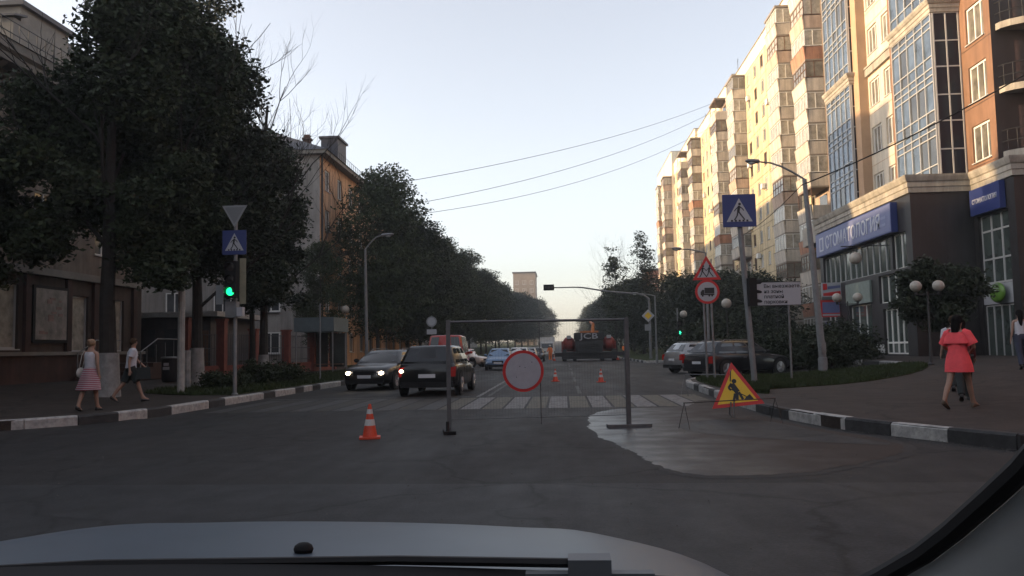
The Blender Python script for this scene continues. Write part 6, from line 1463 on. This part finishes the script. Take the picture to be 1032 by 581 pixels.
g = G(); g.loft([[(x + a, y + b, z + c) for x, y, z in SL] for a, b, c in ((.012, -.006, -.008), (.05, -.05, -.03), (.16, -.10, -.08), (.30, -.14, -.22))], 0, False, True, False); part('pillar_trim', g, 'trim_grey', oc, 60)
wm = bpy.data.materials.new('windscreen_glass'); wm.use_nodes = True; wn = wm.node_tree; wn.nodes.clear()
wo = wn.nodes.new('ShaderNodeOutputMaterial'); wt = wn.nodes.new('ShaderNodeBsdfTransparent'); wt.inputs[0].default_value = (.96, .965, .965, 1); wn.links.new(wt.outputs[0], wo.inputs[0])
g = G(); pl_ = [(-.85, SL[0][1] + .02, SL[0][2] - .016)] + SL + [(.30 - oc.location.x, -.62, 1.720), (-.25, -.62, 1.720)]
g.add(pl_, [tuple(range(len(pl_)))]); part('windscreen', g, wm, oc)

def shell(nm, pts, fs, m='p_own'):
    g = G(); g.add([(x - oc.location.x, y - 1.0, z) for x, y, z in pts], fs, 0, True); return part(nm, g, m, oc, 50)
g = G(); rows = []
for y, z, w in ((.37, 1.725, .60), (.2, 1.76, .64), (-.4, 1.79, .66), (-1.4, 1.76, .65), (-2.0, 1.66, .62), (-2.35, 1.35, .62), (-2.6, 1.05, .68)):
    rows.append([(math.sin(a) * w, y - 1.0, z - .12 * (1 - math.cos(a)) ** 1.5) for a in [R(-90 + 180 * i / 16) for i in range(17)]])
g.loft(rows, 0, False, True, False); part('roof', g, 'p_own', oc, 60)
for s in (-1, 1):
    g = G(); g.loft([[(s * .86, y, z) for y, z in [(-.9 + .0, .35), (-.0, .35), (.22, .45), (.22, .98), (-.9, 1.0)]], [(s * .88, y, z) for y, z in [(-.9 + .0, .35), (-.0, .35), (.22, .45), (.22, .98), (-.9, 1.0)]]], 0, True, False); part('front_door', g, 'p_own', oc)
    g = G(); g.box((s * .87 - .012, -3.5, .35), (s * .87 + .012, -.905, 1.0)); part('rear_side_panel', g, 'p_own', oc)
    g = G(); g.tube([(s * .80, -1.0, .98), (s * .64, -1.0, 1.56)], .04, 6); part('door_pillar', g, 'blackpl', oc)
    for yy in (.62, -2.75):
        g = G(); g.lathe([(.2, -.1), (.31, -.1), (.32, 0), (.31, .1), (.2, .1)], (s * .80, yy, .32), 22, 0, 'x'); part('wheel', g, 'tyre', oc)
g = G(); g.tube([(-.84, .2, 1.03), (-.80, -.05, 1.15), (-.68, -.35, 1.45), (-.60, -.5, 1.58)], .035, 8); part('windscreen_pillar', g, 'blackpl', oc)
g = G(); g.box((-.86, -3.62, .35), (.86, -3.5, 1.05)); part('tailgate', g, 'p_own', oc)
g = G(); g.box((-.84, -3.5, .25), (.84, -.3, .35)); part('floor_pan', g, 'blackpl', oc)

rg = random.Random(12); g = G()
for i in range(2600):
    if i % 3: y = rg.uniform(9.0, 30); x = RE(y) - abs(rg.gauss(0, .35)) - .03
    else: y = rg.uniform(5, 22); x = rg.uniform(-8.8, 3.8)
    r = rg.uniform(.004, .011); z = .009; g.add([(x - r, y - r * .7, z), (x + r, y - r, z), (x + r * .6, y + r, z), (x - r * .8, y + r * .9, z), (x, y, z + r * .9)], [(0, 1, 4), (1, 2, 4), (2, 3, 4), (3, 0, 4)])
tag(put('gravel', g.mesh('gravel', mat('loose_gravel', (.09, .082, .075), .9, var=.5, vscale=30))), 'loose grit scattered over the asphalt and along the right kerb', 'gravel', kind='stuff')
# ------------------------------------------------------------------ evening haze
hm = bpy.data.materials.new('evening_haze'); hm.use_nodes = True; hn = hm.node_tree; hn.nodes.clear()
ho = hn.nodes.new('ShaderNodeOutputMaterial'); hv = hn.nodes.new('ShaderNodeVolumePrincipled'); hv.inputs['Color'].default_value = (.95, .95, .95, 1); hv.inputs['Density'].default_value = .0008; hv.inputs['Anisotropy'].default_value = .4
hn.links.new(hv.outputs[0], ho.inputs['Volume'])
g = G(); g.box((-302, -122, -1.1), (302, 802, 44)); tag(put('haze', g.mesh('haze', hm)), kind='stuff')
